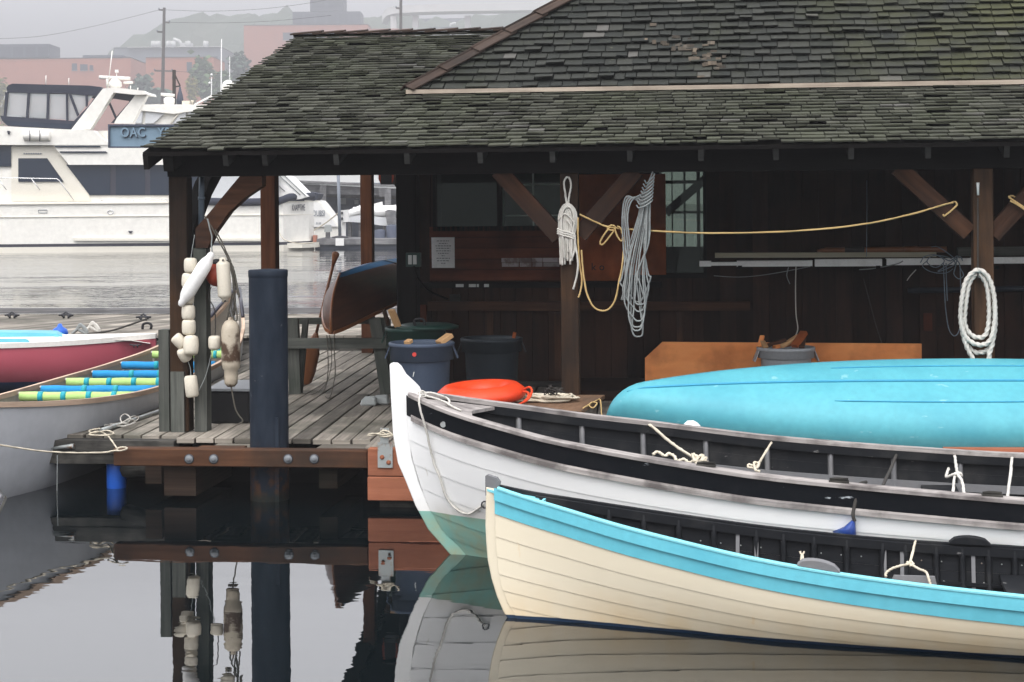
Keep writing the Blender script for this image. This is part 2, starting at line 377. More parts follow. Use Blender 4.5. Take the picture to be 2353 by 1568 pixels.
def leafy(mb, c, rx, rz, n, size, seed):
    rg = random.Random(seed)
    lobes = [Vector((rg.uniform(-.6, .6)*rx, rg.uniform(-.6, .6)*rx, rg.uniform(-.7, .75)*rz)) for _ in range(7)]
    for k in range(n):
        lo = lobes[k % 7]; q = Vector((rg.gauss(0, .30)*rx, rg.gauss(0, .30)*rx, rg.gauss(0, .26)*rz)); p = Vector(c)+lo+q
        a = Vector((rg.uniform(-1, 1), rg.uniform(-1, 1), rg.uniform(-1, 1))).normalized(); _, s1, s2 = basis(a)
        o = len(mb.v); s = size*rg.uniform(.6, 1.3); mb.v += [p-s1*s, p-s2*s*.7, p+s1*s, p+s2*s*.7]; mb.face((o, o+1, o+2, o+3), None, rg.random())
M['bark'] = wood('bark', (.04, .03, .022), (.09, .07, .05))
def leafmat(n, c1, c2):
    t = NT(n); return t.out(t.mix(t.rnd(), c1, c2), .7, .2)
M['leaf'] = leafmat('green_leaves', (.05, .09, .04), (.12, .18, .08)); M['leafdk'] = leafmat('blue_green_leaves', (.05, .08, .06), (.09, .14, .10)); M['leafyl'] = leafmat('yellowing_leaves', (.16, .16, .04), (.27, .24, .07))
def tree(px, top, bot, wpx, d, mat, label, seed):
    b = V(px, bot, d); tp = V(px, top, d); r = wpx*d/F/2; base = Vector((b.x, b.y, 1.2))
    e = thing('tree', label, 'tree', base, 'trees along the far shore')
    m = MB(); m.tube([base, base+Vector((.1, 0, (tp.z-1.2)*.4)), base+Vector((.2, 0, (tp.z-1.2)*.85))], lambda u: .28*(1-u*.8), 7)
    for k in range(4):
        a = k*1.7; q = base+Vector((.12, 0, (tp.z-1.2)*(.35+.12*k))); m.tube([q, q+Vector((math.cos(a)*r*.6, math.sin(a)*r*.6, r*.5))], lambda u: .12*(1-u*.7), 5)
    m.build('trunk', M['bark'], e)
    m = MB(); zc = (tp.z+b.z)/2; leafy(m, (b.x, b.y, zc), r, (tp.z-b.z)/2, 700, r*.30, seed); m.build('crown', mat, e)
for k, a in enumerate([(441, 184, 245, 24, 330, 'leafyl', 'yellow leaved tree standing above the cabin roof of the second yacht'), (470, 142, 235, 46, 345, 'leaf', 'tall green tree in front of the middle brick building'),
        (325, 176, 235, 40, 340, 'leafdk', 'dark blue green tree just right of the radar arch'), (372, 205, 250, 60, 335, 'leafdk', 'low dark bushy tree around the foot of the utility pole'), (2, 178, 300, 34, 330, 'leafyl', 'yellowish tree at the left edge behind the dark canvas top'),
        (545, 132, 190, 36, 350, 'leafdk', 'dark tree between the grey building and the tall brick block'), (505, 165, 225, 34, 340, 'leaf', 'green tree behind the white dome antenna')]):
    tree(a[0], a[1], a[2], a[3]*1.2, a[4]*1.5, M[a[5]], a[6], 10+k)

# ---- far buildings: each a box of real depth standing on the far shore
M['brick'] = paint('pale_red_brick', (.42, .155, .095), .85, (.30, .11, .07), .4, .3); M['brickdk'] = paint('brick_band', (.36, .15, .10), .85)
M['concgrey'] = paint('grey_cladding', (.17, .19, .22), .8, (.13, .14, .16), .4, .2); M['darkclad'] = paint('dark_blue_cladding', (.05, .06, .085), .6)
M['winfar'] = glass('far_window_glass', (.04, .05, .07), .15); M['offwhite'] = paint('off_white_metal', (.62, .62, .60), .6)
def boxpx(mb, x0, x1, y0, d, w, mi=0, y1=None):
    q0 = V(x0, y0, d); q1 = V(x1, y0, d); zb = 1.2 if y1 is None else V(x0, y1, d).z; zt = (q0.z+q1.z)/2
    a = Vector((q0.x, q0.y, 0)); b = Vector((q1.x, q1.y, 0)); f = FW*w
    return mb.hexa([a+UPV*zb, a+f+UPV*zb, a+f+UPV*zt, a+UPV*zt, b+UPV*zb, b+f+UPV*zb, b+f+UPV*zt, b+UPV*zt], .5, mi)
def mast(mb, px0, py0, px1, py1, d, r): mb.tube([V(px0, py0, d), V(px1, py1, d)], r, 6)
def building(label, d, body, w, mat, tops=(), wins=(), extra=None):
    e = thing('building', label, 'building', Vector((V(body[0], 460, d).x, V(body[0], 460, d).y, 1.2)))
    m = MB(); boxpx(m, body[0], body[1], body[2], d, w); m.build('wall', mat, e)
    m = MB(); boxpx(m, body[0]-1, body[1]+1, body[2]-1.5, d-.4, w+.8, 0, body[2]); m.build('roof', M['concgrey'], e)
    for (x0, x1, y0, y1) in tops:
        m = MB(); boxpx(m, x0, x1, y0, d+3, w*.5, 0, y1); pt = m.build('penthouse', M['darkclad'], e)
        n_ = max(2, int((x1-x0)/26))
        for k in range(n_):
            m = MB(); xa_ = x0+(x1-x0)*(k+.12)/n_; xb_ = x0+(x1-x0)*(k+.88)/n_; boxpx(m, xa_, xb_, y0+(y1-y0)*.18, d+2.8, .15, 0, y1-(y1-y0)*.1); m.build('window', M['winfar'], pt)
    for (x0, x1, y0, y1) in wins:
        m = MB(); boxpx(m, x0, x1, y0, d-.15, .1, 0, y1); wn = m.build('window', M['winfar'], e)
        m = MB(); boxpx(m, x0-1, x1+1, y1, d-.35, .33, 0, y1+1.2); m.build('sill', M['concgrey'], wn)
    return e
building('long low brick building with dark glass rooftop storeys at the far left', 620, (-70, 300, 135), 30, M['brick'], [(-60, 113, 102, 134), (190, 283, 127, 158)], [(165, 177, 146, 162), (184, 201, 148, 162), (206, 214, 150, 162)])
g = building('wide grey building with white roof vents behind the utility pole', 740, (262, 508, 110), 40, M['concgrey'], [], [(300, 330, 147, 156), (480, 500, 130, 140)])
m = MB(); boxpx(m, 292, 508, 107.5, 738, 1.5, 0, 109.5); m.build('parapet', M['offwhite'], g)
for x in (353, 363, 388, 397.5, 432, 473):
    m = MB(); b = V(x, 108, 745); m.lathe([(1.15, 0), (1.15, 2.5), (.95, 2.6)], 12, Matrix.Translation((b.x, b.y, b.z-.2))); m.build('roof_vent', M['offwhite'], g)
m = MB(); b = V(420, 108, 748); m.tube([b, b+Vector((-1.6, 0, 2.5)), b+Vector((-4, 0, 3.4))], .7, 8); m.box(b.x-.8, b.x+4, b.y-1.5, b.y+1.5, b.z-.5, b.z+1.5); m.build('roof_duct', M['offwhite'], g)
building('small brick building with one dark window right of the utility pole', 600, (335, 490, 132), 24, M['brick'], [], [(429, 441, 143, 164), (395, 400, 175, 180)])
g = building('tall brick block with dark upper storey rising behind the shingle ridge', 780, (560, 845, 58), 34, M['brick'], [(672, 828, 27, 57), (712, 788, -60, 26)], [(650, 677, 75, 92), (684, 746, 74, 92), (753, 779, 74, 92)])
m = MB(); boxpx(m, 840, 946, 66, 786, 26); m.build('wing', M['brick'], g)
g = building('low white building with a bent roof pipe beside the second pole', 640, (988, 1048, 64), 14, M['offwhite'], [], [(1000, 1012, 68, 73)])
m = MB(); b = V(1034, 64, 642); m.tube([b, b+Vector((.3, 0, 1.3)), b+Vector((2.1, 0, 1.6))], .45, 8); m.build('roof_pipe', M['offwhite'], g)
building('glass fronted hillside block fading in fog behind the overpass', 1000, (900, 1190, 44), 30, M['concgrey'], [], [(905+28*k, 925+28*k, 48, 60) for k in range(9)])
# elevated road
e = thing('overpass', 'pale elevated road curving across the fog above the roof ridge', 'overpass', V(1000, 400, 840))
m = MB(); pts = [V(884, 46, 860), V(892, 32, 852), V(915, 24, 845), V(990, 20, 840), V(1150, 17, 840), V(1400, 14, 840)]
pts = catmull(pts, 6); m.ring_loft([[p+Vector((0, -7, -2.3)), p+Vector((0, 7, -2.3)), p+Vector((0, 7, 1.2)), p+Vector((0, -7, 1.2))] for p in pts], True, True, 0, 0, False); m.build('deck', M['offwhite'], e)
for x in (905, 955, 1075, 1230, 1340):
    m = MB(); b = V(x, 30, 842); m.box(b.x-1.4, b.x+1.4, b.y-1.4, b.y+1.4, 1.2, V(x, 26, 842).z-2.2); m.build('column', M['offwhite'], e)
# poles and wires
M['polewood'] = wood('utility_pole_wood', (.07, .06, .055), (.13, .115, .10))
def upole(label, px, ytop, lean, d, arms, grp=None):
    b = V(px+lean, 460, d); e = thing('utility_pole', label, 'pole', Vector((b.x, b.y, 1.2)))
    m = MB(); m.tube([Vector((b.x, b.y, 1.0)), V(px, ytop, d)], lambda u: .42-.16*u, 9); m.build('pole', M['polewood'], e)
    for (y, x0, x1) in arms:
        m = MB(); m.bar(V(px+x0, y, d), V(px+x1, y+.8, d), .22, .3); m.build('crossarm', M['polewood'], e)
        m = MB()
        for q in (x0, x1): c = V(px+q, y-1, d); m.lathe([(.12, 0), (.16, .25), (.05, .4)], 8, Matrix.Translation(c-Vector((0, 0, .1)))); 
        m.build('insulator', M['concgrey'], e)
upole('tall wooden utility pole with short arms left of the shed roof', 377.5, 18, -9, 320, [(23, -12, 0), (51.5, 1, 12), (73.5, -16, -1), (163, -22, 18)])
upole('grey utility pole standing just above the shingle ridge', 921, -20, 0, 330, [(19, -11, 0)])
def wire(label, pts, d, r=.035):
    m = MB(); m.tube(catmull([V(a, b, d) for a, b in pts], 8), r, 5); tag(m.build('power_line', M['ropedark']), label, 'cable', 'power lines in the fog')
wire('thin power line sagging from the left edge to the pole top', [(-20, 90), (90, 84), (200, 64), (300, 40), (366, 23)], 320)
wire('thin power line running right from the pole top', [(378, 23), (480, 26), (600, 21), (720, 6), (760, -4)], 320)
wire('thin power line at the lowest arm running towards the brick block', [(395, 164), (470, 168), (560, 171), (640, 170)], 320)
wire('thin power line from the middle arm towards the tall brick block', [(390, 51.5), (500, 53), (620, 49), (760, 36)], 320)
# derrick, lamp post and flag staffs at the marina
e = thing('derrick', 'brown timber derrick post with a braced arm behind the second yacht', 'derrick', V(401, 450, 130))
m = MB(); m.bar(V(400.5, 452, 130), V(400, 161, 130), .22, .22, FW); m.build('post', M['block'], e)
m = MB(); m.bar(V(401, 170, 130), V(414, 198, 130), .1, .1, FW); m.bar(V(401, 200, 130), V(414, 198, 130), .1, .1, FW); m.build('arm', M['block'], e)
m = MB(); q = V(414, 246, 130); m.lathe([(.22, 0), (.26, .5), (.20, .9), (.13, 1.1), (.05, 1.5)], 10, Matrix.Translation(q)); m.build('hoist', M['darkclad'], e)
e = thing('lamp_post', 'slim white lamp post with two small heads behind the second yacht', 'lamp post', V(486, 450, 120))
m = MB(); m.tube([V(486, 452, 120), V(486, 177, 120)], .035, 6); m.build('pole', M['offwhite'], e)
for (x, y) in ((482, 195), (486.5, 176)):
    m = MB(); m.lathe([(.03, 0), (.11, .05), (.09, .16), (.02, .2)], 8, Matrix.Translation(V(x, y, 120))); m.build('lamp_head', M['offwhite'], e)
m = MB(); m.tube([V(506.5, 452, 110), V(509, 90, 110)], lambda u: .075-.045*u, 7); tag(m.build('mast', M['offwhite']), 'tall white sailboat mast rising beside the roof slope', 'mast')
m = MB(); m.tube([V(527, 452, 112), V(528, 130, 112)], lambda u: .05-.03*u, 6); tag(m.build('mast', M['offwhite']), 'thinner white mast behind the white dome antenna', 'mast')

# ============================================================ motor yacht, broadside
D = 80
M['gel'] = paint('yacht_gelcoat', (.78, .758, .70), .3, (.70, .67, .60), .18, .5); M['gelsh'] = paint('yacht_cream_and_shade', (.72, .68, .59), .35); M['stripe'] = paint('dark_boot_stripe', (.035, .035, .05), .3)  # gelsh is cream trim and the painted tone for shaded faces
M['canvas'] = paint('navy_canvas', (.022, .026, .042), .85, (.035, .04, .06), .5, 4); M['chrome'] = metal('stainless', (.7, .7, .7), .25)
M['seat'] = paint('pale_seat_vinyl', (.55, .56, .57), .5)
ya_ = thing('motor_yacht', 'large white motor yacht with navy canvas top and dark windows moored broadside', 'motor yacht', Vector((V(340, 572, D).x, V(340, 572, D).y, 0)))
def part(name, mat, parent, fn): m = MB(); fn(m); return m.build(name, mat, parent)
def lat(px, d): return EYE.xy.to_3d()+FW*d+RT*((px-CX)*d/F)
def plan(mb, pts, z0, z1, mi=0, rn=.5):
    P = [lat(px, D)+FW*w for px, w in pts]; P0 = [p+UPV*z0 for p in P]; P1 = [p+UPV*z1 for p in P]; o = len(mb.v); n = len(P); mb.v += P0+P1
    mb.face([o+i for i in range(n)], None, rn, mi); mb.face([o+n+i for i in range(n)], None, rn, mi)
    for i in range(n): j = (i+1) % n; mb.face((o+i, o+j, o+n+j, o+n+i), None, rn, mi)
zy = lambda y: V(340, y, D).z
hullplan = [(-260, 2.2), (-150, .5), (-60, 0), (638, 0), (650, .1), (700, 1.6), (707, 2.4), (700, 3.2), (650, 4.8), (-60, 5), (-150, 4.4)]
hb = lambda k: [(a, 2.4+(b-2.4)*k) for a, b in hullplan]
part('hull', M['gel'], ya_, lambda m: plan(m, hullplan, zy(559), zy(467)))
part('boot_stripe', M['stripe'], ya_, lambda m: plan(m, hb(.985), zy(566), zy(559)))
part('lower_hull', M['gelsh'], ya_, lambda m: plan(m, hb(.99), -.5, zy(566)))
part('rub_rail', M['gelsh'], ya_, lambda m: plan(m, hb(1.02), zy(497.5), zy(496)))
part('sheer_rail', M['gelsh'], ya_, lambda m: plan(m, hb(1.035), zy(468), zy(465.5)))
part('spray_rail', M['gelsh'], ya_, lambda m: slab(m, [(167, 547.5), (636, 548), (636, 554), (172, 554)], D-.12, .2))
part('swim_platform', M['gelsh'], ya_, lambda m: plan(m, [(640, .2), (690, .6), (722, 2.0), (722, 4.0), (690, 4.8)], .10, .33))
tx = (lat(700, D)+FW*1.55)-(lat(650, D)+FW*.05); tM = facing(lat(681, D)+FW*.93+UPV*zy(481)-Vector((0, .06, 0)), 0, tx)
text('KNAPPTIME', 'name_lettering', M['stripe'], ya_, tM @ Matrix.Scale(.42, 4, (1, 0, 0)) @ Matrix.Scale(1.0, 4, (0, 1, 0)), .42, .003)
part('saloon', M['gel'], ya_, lambda m: (slab(m, [(-260, 470), (-200, 350), (-120, 336), (128, 334), (150, 378), (600, 378), (600, 470)], D+.55, 3.9), slab(m, [(122, 334), (158, 379), (600, 379), (600, 330), (262, 330)], D+.2, 4.6)))
part('painted_side_shade', M['gelsh'], ya_, lambda m: slab(m, [(26, 337), (126, 337), (205, 449), (210, 462), (26, 462)], D+.5, .06))  # thin duller sheet that paints the shade on the cabin side
part('boat_deck', M['gel'], ya_, lambda m: (slab(m, [(-140, 333), (-130, 300), (0, 290), (160, 298), (215, 300), (235, 320), (262, 334)], D+.15, 4.7), slab(m, [(212, 301), (520, 296), (560, 334), (262, 334)], D+1.0, 3.0)))
for pts in ([(125, 335.5), (229, 335.5), (231, 338.5), (127, 338.5)], [(136, 348), (243, 348), (246, 351.5), (139, 351.5)]): part('vent_slot', M['yglass'], ya_, lambda m: slab(m, pts, D+.12, .1))
for pts in ([(-60, 335), (25, 335), (25, 383), (-60, 383)], [(42, 364), (108, 364), (146, 418), (42, 418)], [(153, 379.5), (253, 379.5), (253, 448), (207, 448)], [(266, 379.5), (333, 379.5), (333, 448), (266, 448)], [(345, 379.5), (560, 379.5), (560, 448), (345, 448)]):
    part('window', M['yglass'], ya_, lambda m: slab(m, pts, D+.44, .12))
part('window_band', M['stripe'], ya_, lambda m: slab(m, [(152, 378.6), (562, 378.6), (562, 449), (206, 449)], D+.49, .06))
part('portlight', M['chrome'], ya_, lambda m: m.tube([xyz(254+6.5*math.cos(a*.5236), 488+4.8*math.sin(a*.5236), D-.02) for a in range(12)], .022, 5, True))
part('hull_vent', M['concgrey'], ya_, lambda m: m.tube([xyz(88.5, 483, D-.02), xyz(108.5, 483, D-.02), xyz(108.5, 489.5, D-.02), xyz(88.5, 489.5, D-.02)], .015, 4, True))
part('exhaust', M['stripe'], ya_, lambda m: slab(m, [(294, 531), (305, 531), (301, 536.5), (298, 536.5)], D-.06, .1))
def tubes(mb, segs, d, r):
    for s_ in segs: mb.tube([xyz(a, b, d) for a, b in s_], r, 6)
part('hand_rail', M['chrome'], ya_, lambda m: tubes(m, [[(-60, 409), (40, 409.5), (130, 411), (136, 415), (170, 461)], [(72, 411), (92, 437)], [(-2, 414), (15, 437)], [(231, 462), (240, 459), (420, 460)], [(307, 460), (307, 464)], [(384, 460), (384, 464)]], D+.05, .022))
# flybridge
part('canvas_top', M['canvas'], ya_, lambda m: slab(m, [(15, 202), (19, 196), (28, 192.5), (120, 195), (205, 197), (230, 200), (235, 207), (222, 220), (190, 219), (160, 215), (80, 214), (17, 213)], D+.9, 3.2))
part('canvas_skirt', M['canvas'], ya_, lambda m: slab(m, [(0, 266), (60, 271), (170, 278), (205, 242), (228, 210), (235, 209), (196, 272), (162, 298), (60, 293), (18, 290), (5, 278)], D+.8, .12))
part('windscreen_band', M['yglass'], ya_, lambda m: slab(m, [(8, 277), (60, 281), (166, 285), (160, 296), (60, 291), (18, 288)], D+.74, .05))
[part('enclosure_frame', M['canvas'], ya_, lambda m: slab(m, q, D+.82, .1)) for q in ([(12, 212), (19, 212), (13, 270), (8, 268)], [(63, 213), (68, 213), (64, 273), (59, 272)], [(108, 214), (113, 214), (111, 276), (106, 275)], [(151, 216), (155, 216), (156, 278), (152, 278)], [(158, 217), (163, 217), (181, 264), (177, 268)], [(196, 218), (201, 218), (201, 243), (197, 246)])]
part('clear_panel', M['vinylpane'], ya_, lambda m: slab(m, [(17, 213), (215, 219), (172, 277), (8, 266)], D+.95, .01))
part('enclosure_brace', M['chrome'], ya_, lambda m: tubes(m, [[(112, 262), (153, 219)], [(118, 222), (168, 275)], [(42, 236), (78, 272)], [(28, 214), (20, 270)], [(75, 219), (66, 245)], [(2, 246), (16, 210)]], D+1.4, .016))
part('helm_seat', M['seat'], ya_, lambda m: (slab(m, [(66, 285), (68, 260), (80, 255), (98, 254), (101, 262), (96, 285)], D+2, 1.2), slab(m, [(16, 285), (18, 263), (50, 266), (52, 285)], D+2, 1.2)))
arch = lambda d, w: (lambda m: (slab(m, [(163, 299), (207, 298), (261, 212.5), (236, 204)], d, w), slab(m, [(236, 204), (262, 201), (331, 209), (338, 217), (312, 218), (261, 213)], d, w), slab(m, [(312, 218), (338, 217), (304, 285), (262, 284), (268, 272)], d+.3, w)))
part('radar_arch', M['gel'], ya_, arch(D+.5, .5)); part('radar_arch', M['gelsh'], ya_, arch(D+3.6, .5))
part('arch_roof', M['gel'], ya_, lambda m: slab(m, [(238, 205), (262, 202), (331, 210), (334, 216), (262, 210)], D+1.0, 2.6))
part('aft_canvas', M['canvas'], ya_, lambda m: (slab(m, [(260, 213), (311, 217), (300, 233), (252, 226)], D+1.2, .06), slab(m, [(246, 231), (250, 229), (269, 272), (265, 275)], D+1.2, .06), slab(m, [(299, 232), (303, 230), (263, 283), (255, 283)], D+1.2, .06)))
part('radar_scanner', M['gel'], ya_, lambda m: m.tube([xyz(228, 178, D+2), xyz(299, 181, D+2)], .085, 9)); part('radar_scanner', M['gel'], ya_, lambda m: m.tube([xyz(284, 191, D+2.4), xyz(305, 190, D+2.4)], .06, 8))
part('radar_pedestal', M['gel'], ya_, lambda m: (m.lathe([(.15, 0), (.30, .08), (.30, .26), (.18, .40), (.08, .46)], 12, Matrix.Translation(xyz(265, 203, D+2))), m.lathe([(.06, 0), (.07, .5)], 8, Matrix.Translation(xyz(247, 203, D+2)))))
part('antenna', M['gel'], ya_, lambda m: tubes(m, [[(249, 190), (258, 117)], [(268, 200), (268, 165)], [(105.5, 196), (105.5, 174)], [(158, 197), (158, 180)], [(300, 206), (300, 197)], [(316, 208), (317, 202)]], D+1.8, .022))
part('mast_light', M['gel'], ya_, lambda m: boxpx(m, 264, 271, 160.5, D+1.7, .14, 0, 167))
lr = part('life_raft', M['gel'], ya_, lambda m: m.tube(catmull([xyz(54, 312, D+.1), xyz(60, 312, D+.1), xyz(85, 312.5, D+.1), xyz(110, 313, D+.1), xyz(116, 313, D+.1)], 4), lambda u: .12+.105*min(1, 8*u, 8*(1-u)), 14))
part('strap', M['stripe'], lr, lambda m: [m.tube([xyz(x+.6*math.sin(a), 312.5+12*math.cos(a), D+.1-.25*math.sin(a)) for a in [k*.5236 for k in range(12)]], .02, 5, True) for x in (68, 91)])
part('builder_lettering', M['concgrey'], ya_, lambda m: [slab(m, [(54+k*5.4, 352), (57.2+k*5.4, 352), (57.2+k*5.4, 354.6), (54+k*5.4, 354.6)], D+.44, .03) for k in range(8)])['kind'] = 'stuff'
part('deck_light', M['stripe'], ya_, lambda m: slab(m, [(16, 301), (22, 301), (21, 309), (18, 309)], D+.05, .1))
part('aft_curtain', M['seat'], ya_, lambda m: slab(m, [(470, 380), (640, 380), (640, 456), (470, 456)], D+.35, .15))
part('aft_canopy', M['vinyl'], ya_, lambda m: slab(m, [(590, 380), (632, 396), (660, 406), (706, 452), (690, 458), (590, 466)], D+.7, 3.2))
part('canopy_piping', M['ropegrey'], ya_, lambda m: tubes(m, [[(640, 402), (690, 448)], [(652, 402), (702, 450)], [(637, 424), (655, 440)]], D+.66, .02))
part('aft_coaming', M['canvas'], ya_, lambda m: m.tube([xyz(470, 463, D-.05), xyz(560, 465, D-.05), xyz(640, 463, D-.05), lat(662, D)+FW*.4+UPV*zy(456), lat(706, D)+FW*2.2+UPV*zy(454)], .17, 9))
m = MB(); m.tube(catmull([xyz(405, 521, D-.25), xyz(405, 524, D-.25), xyz(405, 540, D-.25), xyz(405, 569, D-.25), xyz(405, 572, D-.25)], 4), lambda u: .07+.075*min(1, 7*u, 7*(1-u)), 12); tag(m.build('fender', M['canvas']), 'navy covered fender hanging on the white yacht hull', 'fender')
m = MB(); m.tube(catmull([xyz(641, 535, D-.1), xyz(655, 552, D-.6), xyz(690, 560, D-1), xyz(722, 558, D-2)], 6), .022, 5); tag(m.build('mooring_line', M['ropecream']), 'pale mooring line drooping from the yacht stern to the float', 'rope')

# second yacht behind, only its upper works clear of the first
D2 = 95
y2 = thing('motor_yacht', 'second white yacht with raked cabin windows and a dome antenna, behind the first', 'motor yacht', Vector((V(420, 572, D2).x, V(420, 572, D2).y, 0)))
part('hull', M['gel'], y2, lambda m: slab(m, [(200, 556), (205, 440), (620, 440), (620, 556)], D2, 4))
part('cabin', M['gel'], y2, lambda m: slab(m, [(285, 440), (318, 242), (360, 240), (480, 241), (520, 262), (600, 300), (600, 440)], D2+.6, 3))
part('cabin_top', M['gel'], y2, lambda m: slab(m, [(312, 243), (330, 240.5), (470, 241), (560, 256), (560, 262), (440, 256), (400, 262), (318, 254)], D2+.3, 3.5))
for pts in ([(313, 256), (328, 257), (325, 284), (304, 284)], [(335, 257.5), (378, 261), (352, 284), (333, 284)], [(396, 284), (412, 262), (428, 256), (424, 284)], [(433, 256), (500, 262), (500, 284), (432, 284)]): part('window', M['seat'], y2, lambda m: slab(m, pts, D2+.45, .2))
part('cabin_brow', M['gelsh'], y2, lambda m: tubes(m, [[(392, 285), (410, 262), (428, 254), (520, 258)]], D2+.42, .05))
part('radar', M['gel'], y2, lambda m: (m.tube([xyz(370, 217, D2+1.5), xyz(401, 220, D2+1.5)], .085, 8), m.lathe([(.22, 0), (.30, .08), (.30, .33), (.16, .42)], 12, Matrix.Translation(xyz(389, 241, D2+1.5)))))
part('roof_fitting', M['float'], y2, lambda m: (boxpx(m, 418, 435, 232, D2+1.2, .3, 0, 241), m.lathe([(.03, 0), (.03, .1), (.09, .15), (.09, .22)], 8, Matrix.Translation(xyz(442, 240, D2+1.2)))))
part('boom', M['gel'], y2, lambda m: tubes(m, [[(447, 240), (488, 219)], [(443, 243), (489, 221)]], D2+1.2, .03))
part('dome_antenna', M['gel'], y2, lambda m: m.lathe([(.2, -.5), (.2, 0), (.36, .08), (.36, .32), (.30, .50), (.16, .62), (.02, .66)], 14, Matrix.Translation(xyz(525, 212, D2+1.5))))

# sign board on its own post
DS = 40
sg = thing('sign_board', 'weathered blue grey signboard with raised letters beside the shed roof', 'sign', Vector((V(432, 450, DS).x, V(432, 450, DS).y, 0)))
M['sign'] = paint('sign_blue_grey', (.17, .25, .32), .7, (.11, .17, .22), .6, 5); M['signdk'] = paint('sign_edge', (.055, .065, .095), .7)
part('board', M['sign'], sg, lambda m: slab(m, [(251, 290), (600, 290), (600, 337), (251, 337)], DS, .08))
part('frame', M['signdk'], sg, lambda m: (slab(m, [(248, 286), (602, 286), (602, 290.5), (248, 290.5)], DS-.06, .2), slab(m, [(248, 290.5), (251.5, 290.5), (251.5, 337), (248, 337)], DS-.06, .2), slab(m, [(248, 336.8), (602, 336.8), (602, 340), (248, 340)], DS-.04, .17)))
for w_, px_ in (('OAC', 306), ('YSC', 386)):
    q = V(px_, 305.5, DS-.02); text(w_, 'lettering', M['sign'], sg, facing(q-FW*.012, YAW) @ Matrix.Scale(.82, 4, (1, 0, 0)), .30, .028, .004, 1.1); text(w_, 'painted_letter_shadow', M['signdk'], sg, facing(q, YAW) @ Matrix.Translation((.012, -.012, 0)) @ Matrix.Scale(.82, 4, (1, 0, 0)), .30, .012, .006, 1.1)  # dark copy set lower right paints the shadow of the raised letters
part('post', M['signdk'], sg, lambda m: m.bar(V(431, 340, DS+.1)*1 - Vector((0, 0, V(431, 340, DS+.1).z+1)), V(431, 300, DS+.1), .14, .14, FW))

# third boat, pier, tender and float to the right of the yacht
D3 = 92
b3 = thing('cabin_cruiser', 'white cruiser stern with a raked transom beside the large yacht', 'boat', Vector((V(740, 570, D3).x, V(740, 570, D3).y, 0)))
part('hull', M['gel'], b3, lambda m: slab(m, [(690, 566), (700, 456), (733, 462), (741, 470), (779, 521), (779, 566)], D3, 3.2))
part('canvas_cover', M['canvas'], b3, lambda m: slab(m, [(690, 458), (694, 445), (712, 441), (733, 446), (729, 456), (722, 462), (706, 459)], D3-.1, 2.4))
part('transom_panel', M['vinyl'], b3, lambda m: slab(m, [(709, 463), (732, 466), (776, 521), (709, 522)], D3-.12, .1))
text('NOUBSI', 'name_lettering', M['concgrey'], b3, facing(V(728.5, 491, D3-.16), YAW) @ Matrix.Scale(.55, 4, (1, 0, 0)), .42, .008)
part('port_lettering', M['concgrey'], b3, lambda m: [slab(m, [(x, 511), (x+1.2, 511), (x+1.2, 516), (x, 516)], D3-.14, .02) for x in (727, 730, 733.5, 736)])['kind'] = 'stuff'
M['pier'] = wood('weathered_pier_timber', (.10, .10, .105), (.24, .235, .235), (.06, .06, .065), .6, var=.25)
pr = thing('pier', 'weathered grey timber pier on posts behind the moored boats', 'pier', Vector((V(800, 560, 105).x, V(800, 560, 105).y, 0)))
DP = 105
part('deck', M['pier'], pr, lambda m: slab(m, [(640, 413), (1000, 428), (1000, 433), (640, 418)], DP-.4, 4))
part('stringer', M['pier'], pr, lambda m: slab(m, [(640, 421), (1000, 438), (1000, 452), (640, 444)], DP, .3))
part('stringer', M['deckdark'], pr, lambda m: slab(m, [(640, 444), (1000, 452), (1000, 462), (640, 450)], DP+3, .3))
for x in (655, 742, 891, 960): part('post', M['pier'], pr, lambda m: slab(m, [(x-7, 424+(x-690)*.05), (x+7, 424+(x-690)*.05), (x+7, 562), (x-7, 562)], DP-.5, .4))
part('brace', M['pier'], pr, lambda m: slab(m, [(870, 432), (890, 432), (892, 452), (872, 452)], DP-.3, .2))
part('under_backing', M['darkclad'], pr, lambda m: slab(m, [(640, 440), (1000, 448), (1000, 566), (640, 566)], DP+3.6, .2))  # dark sheet behind the posts, below the deck
for (x, y, w, h_) in ((788, 463, 13, 14), (819, 465, 9, 10), (820, 456, 6, 1.5), (843, 457, 6, 2)): part('notice_plate', M['concrete'], pr, lambda m: slab(m, [(x-w/2, y-h_/2), (x+w/2, y-h_/2), (x+w/2, y+h_/2), (x-w/2, y+h_/2)], DP+3.4, .1))
wh = thing('white_shed', 'long white shed wall above the timber pier', 'building', Vector((V(800, 560, 125).x, V(800, 560, 125).y, 0)))
part('wall', M['offwhite'], wh, lambda m: slab(m, [(655, 560), (655, 380), (1010, 384), (1010, 560)], 125, 6)); part('trim', M['concgrey'], wh, lambda m: slab(m, [(655, 418), (1010, 422), (1010, 425), (655, 421)], 124.8, .15))
DT = 86
td = thing('inflatable_tender', 'white inflatable tender with a grey cover resting on the far float', 'boat', Vector((V(850, 548, DT).x, V(850, 548, DT).y, .4)))
part('hull', M['vinyl'], td, lambda m: m.ring_loft([[V(px, yy+h_*math.sin(a), DT)+FW*(.75*(1-math.cos(a))*w_) for a in [k*.5236 for k in range(12)]] for px, yy, h_, w_ in ((791, 500, 3, .2), (800, 492, 9, .6), (825, 484, 12, 1), (862, 487, 14, 1), (900, 486, 14, 1), (935, 484, 10, .8))]))
part('cover', M['seat'], td, lambda m: slab(m, [(794, 500), (830, 494), (872, 499), (930, 502), (930, 522), (872, 518), (830, 512), (800, 510)], DT-.05, 1.2))
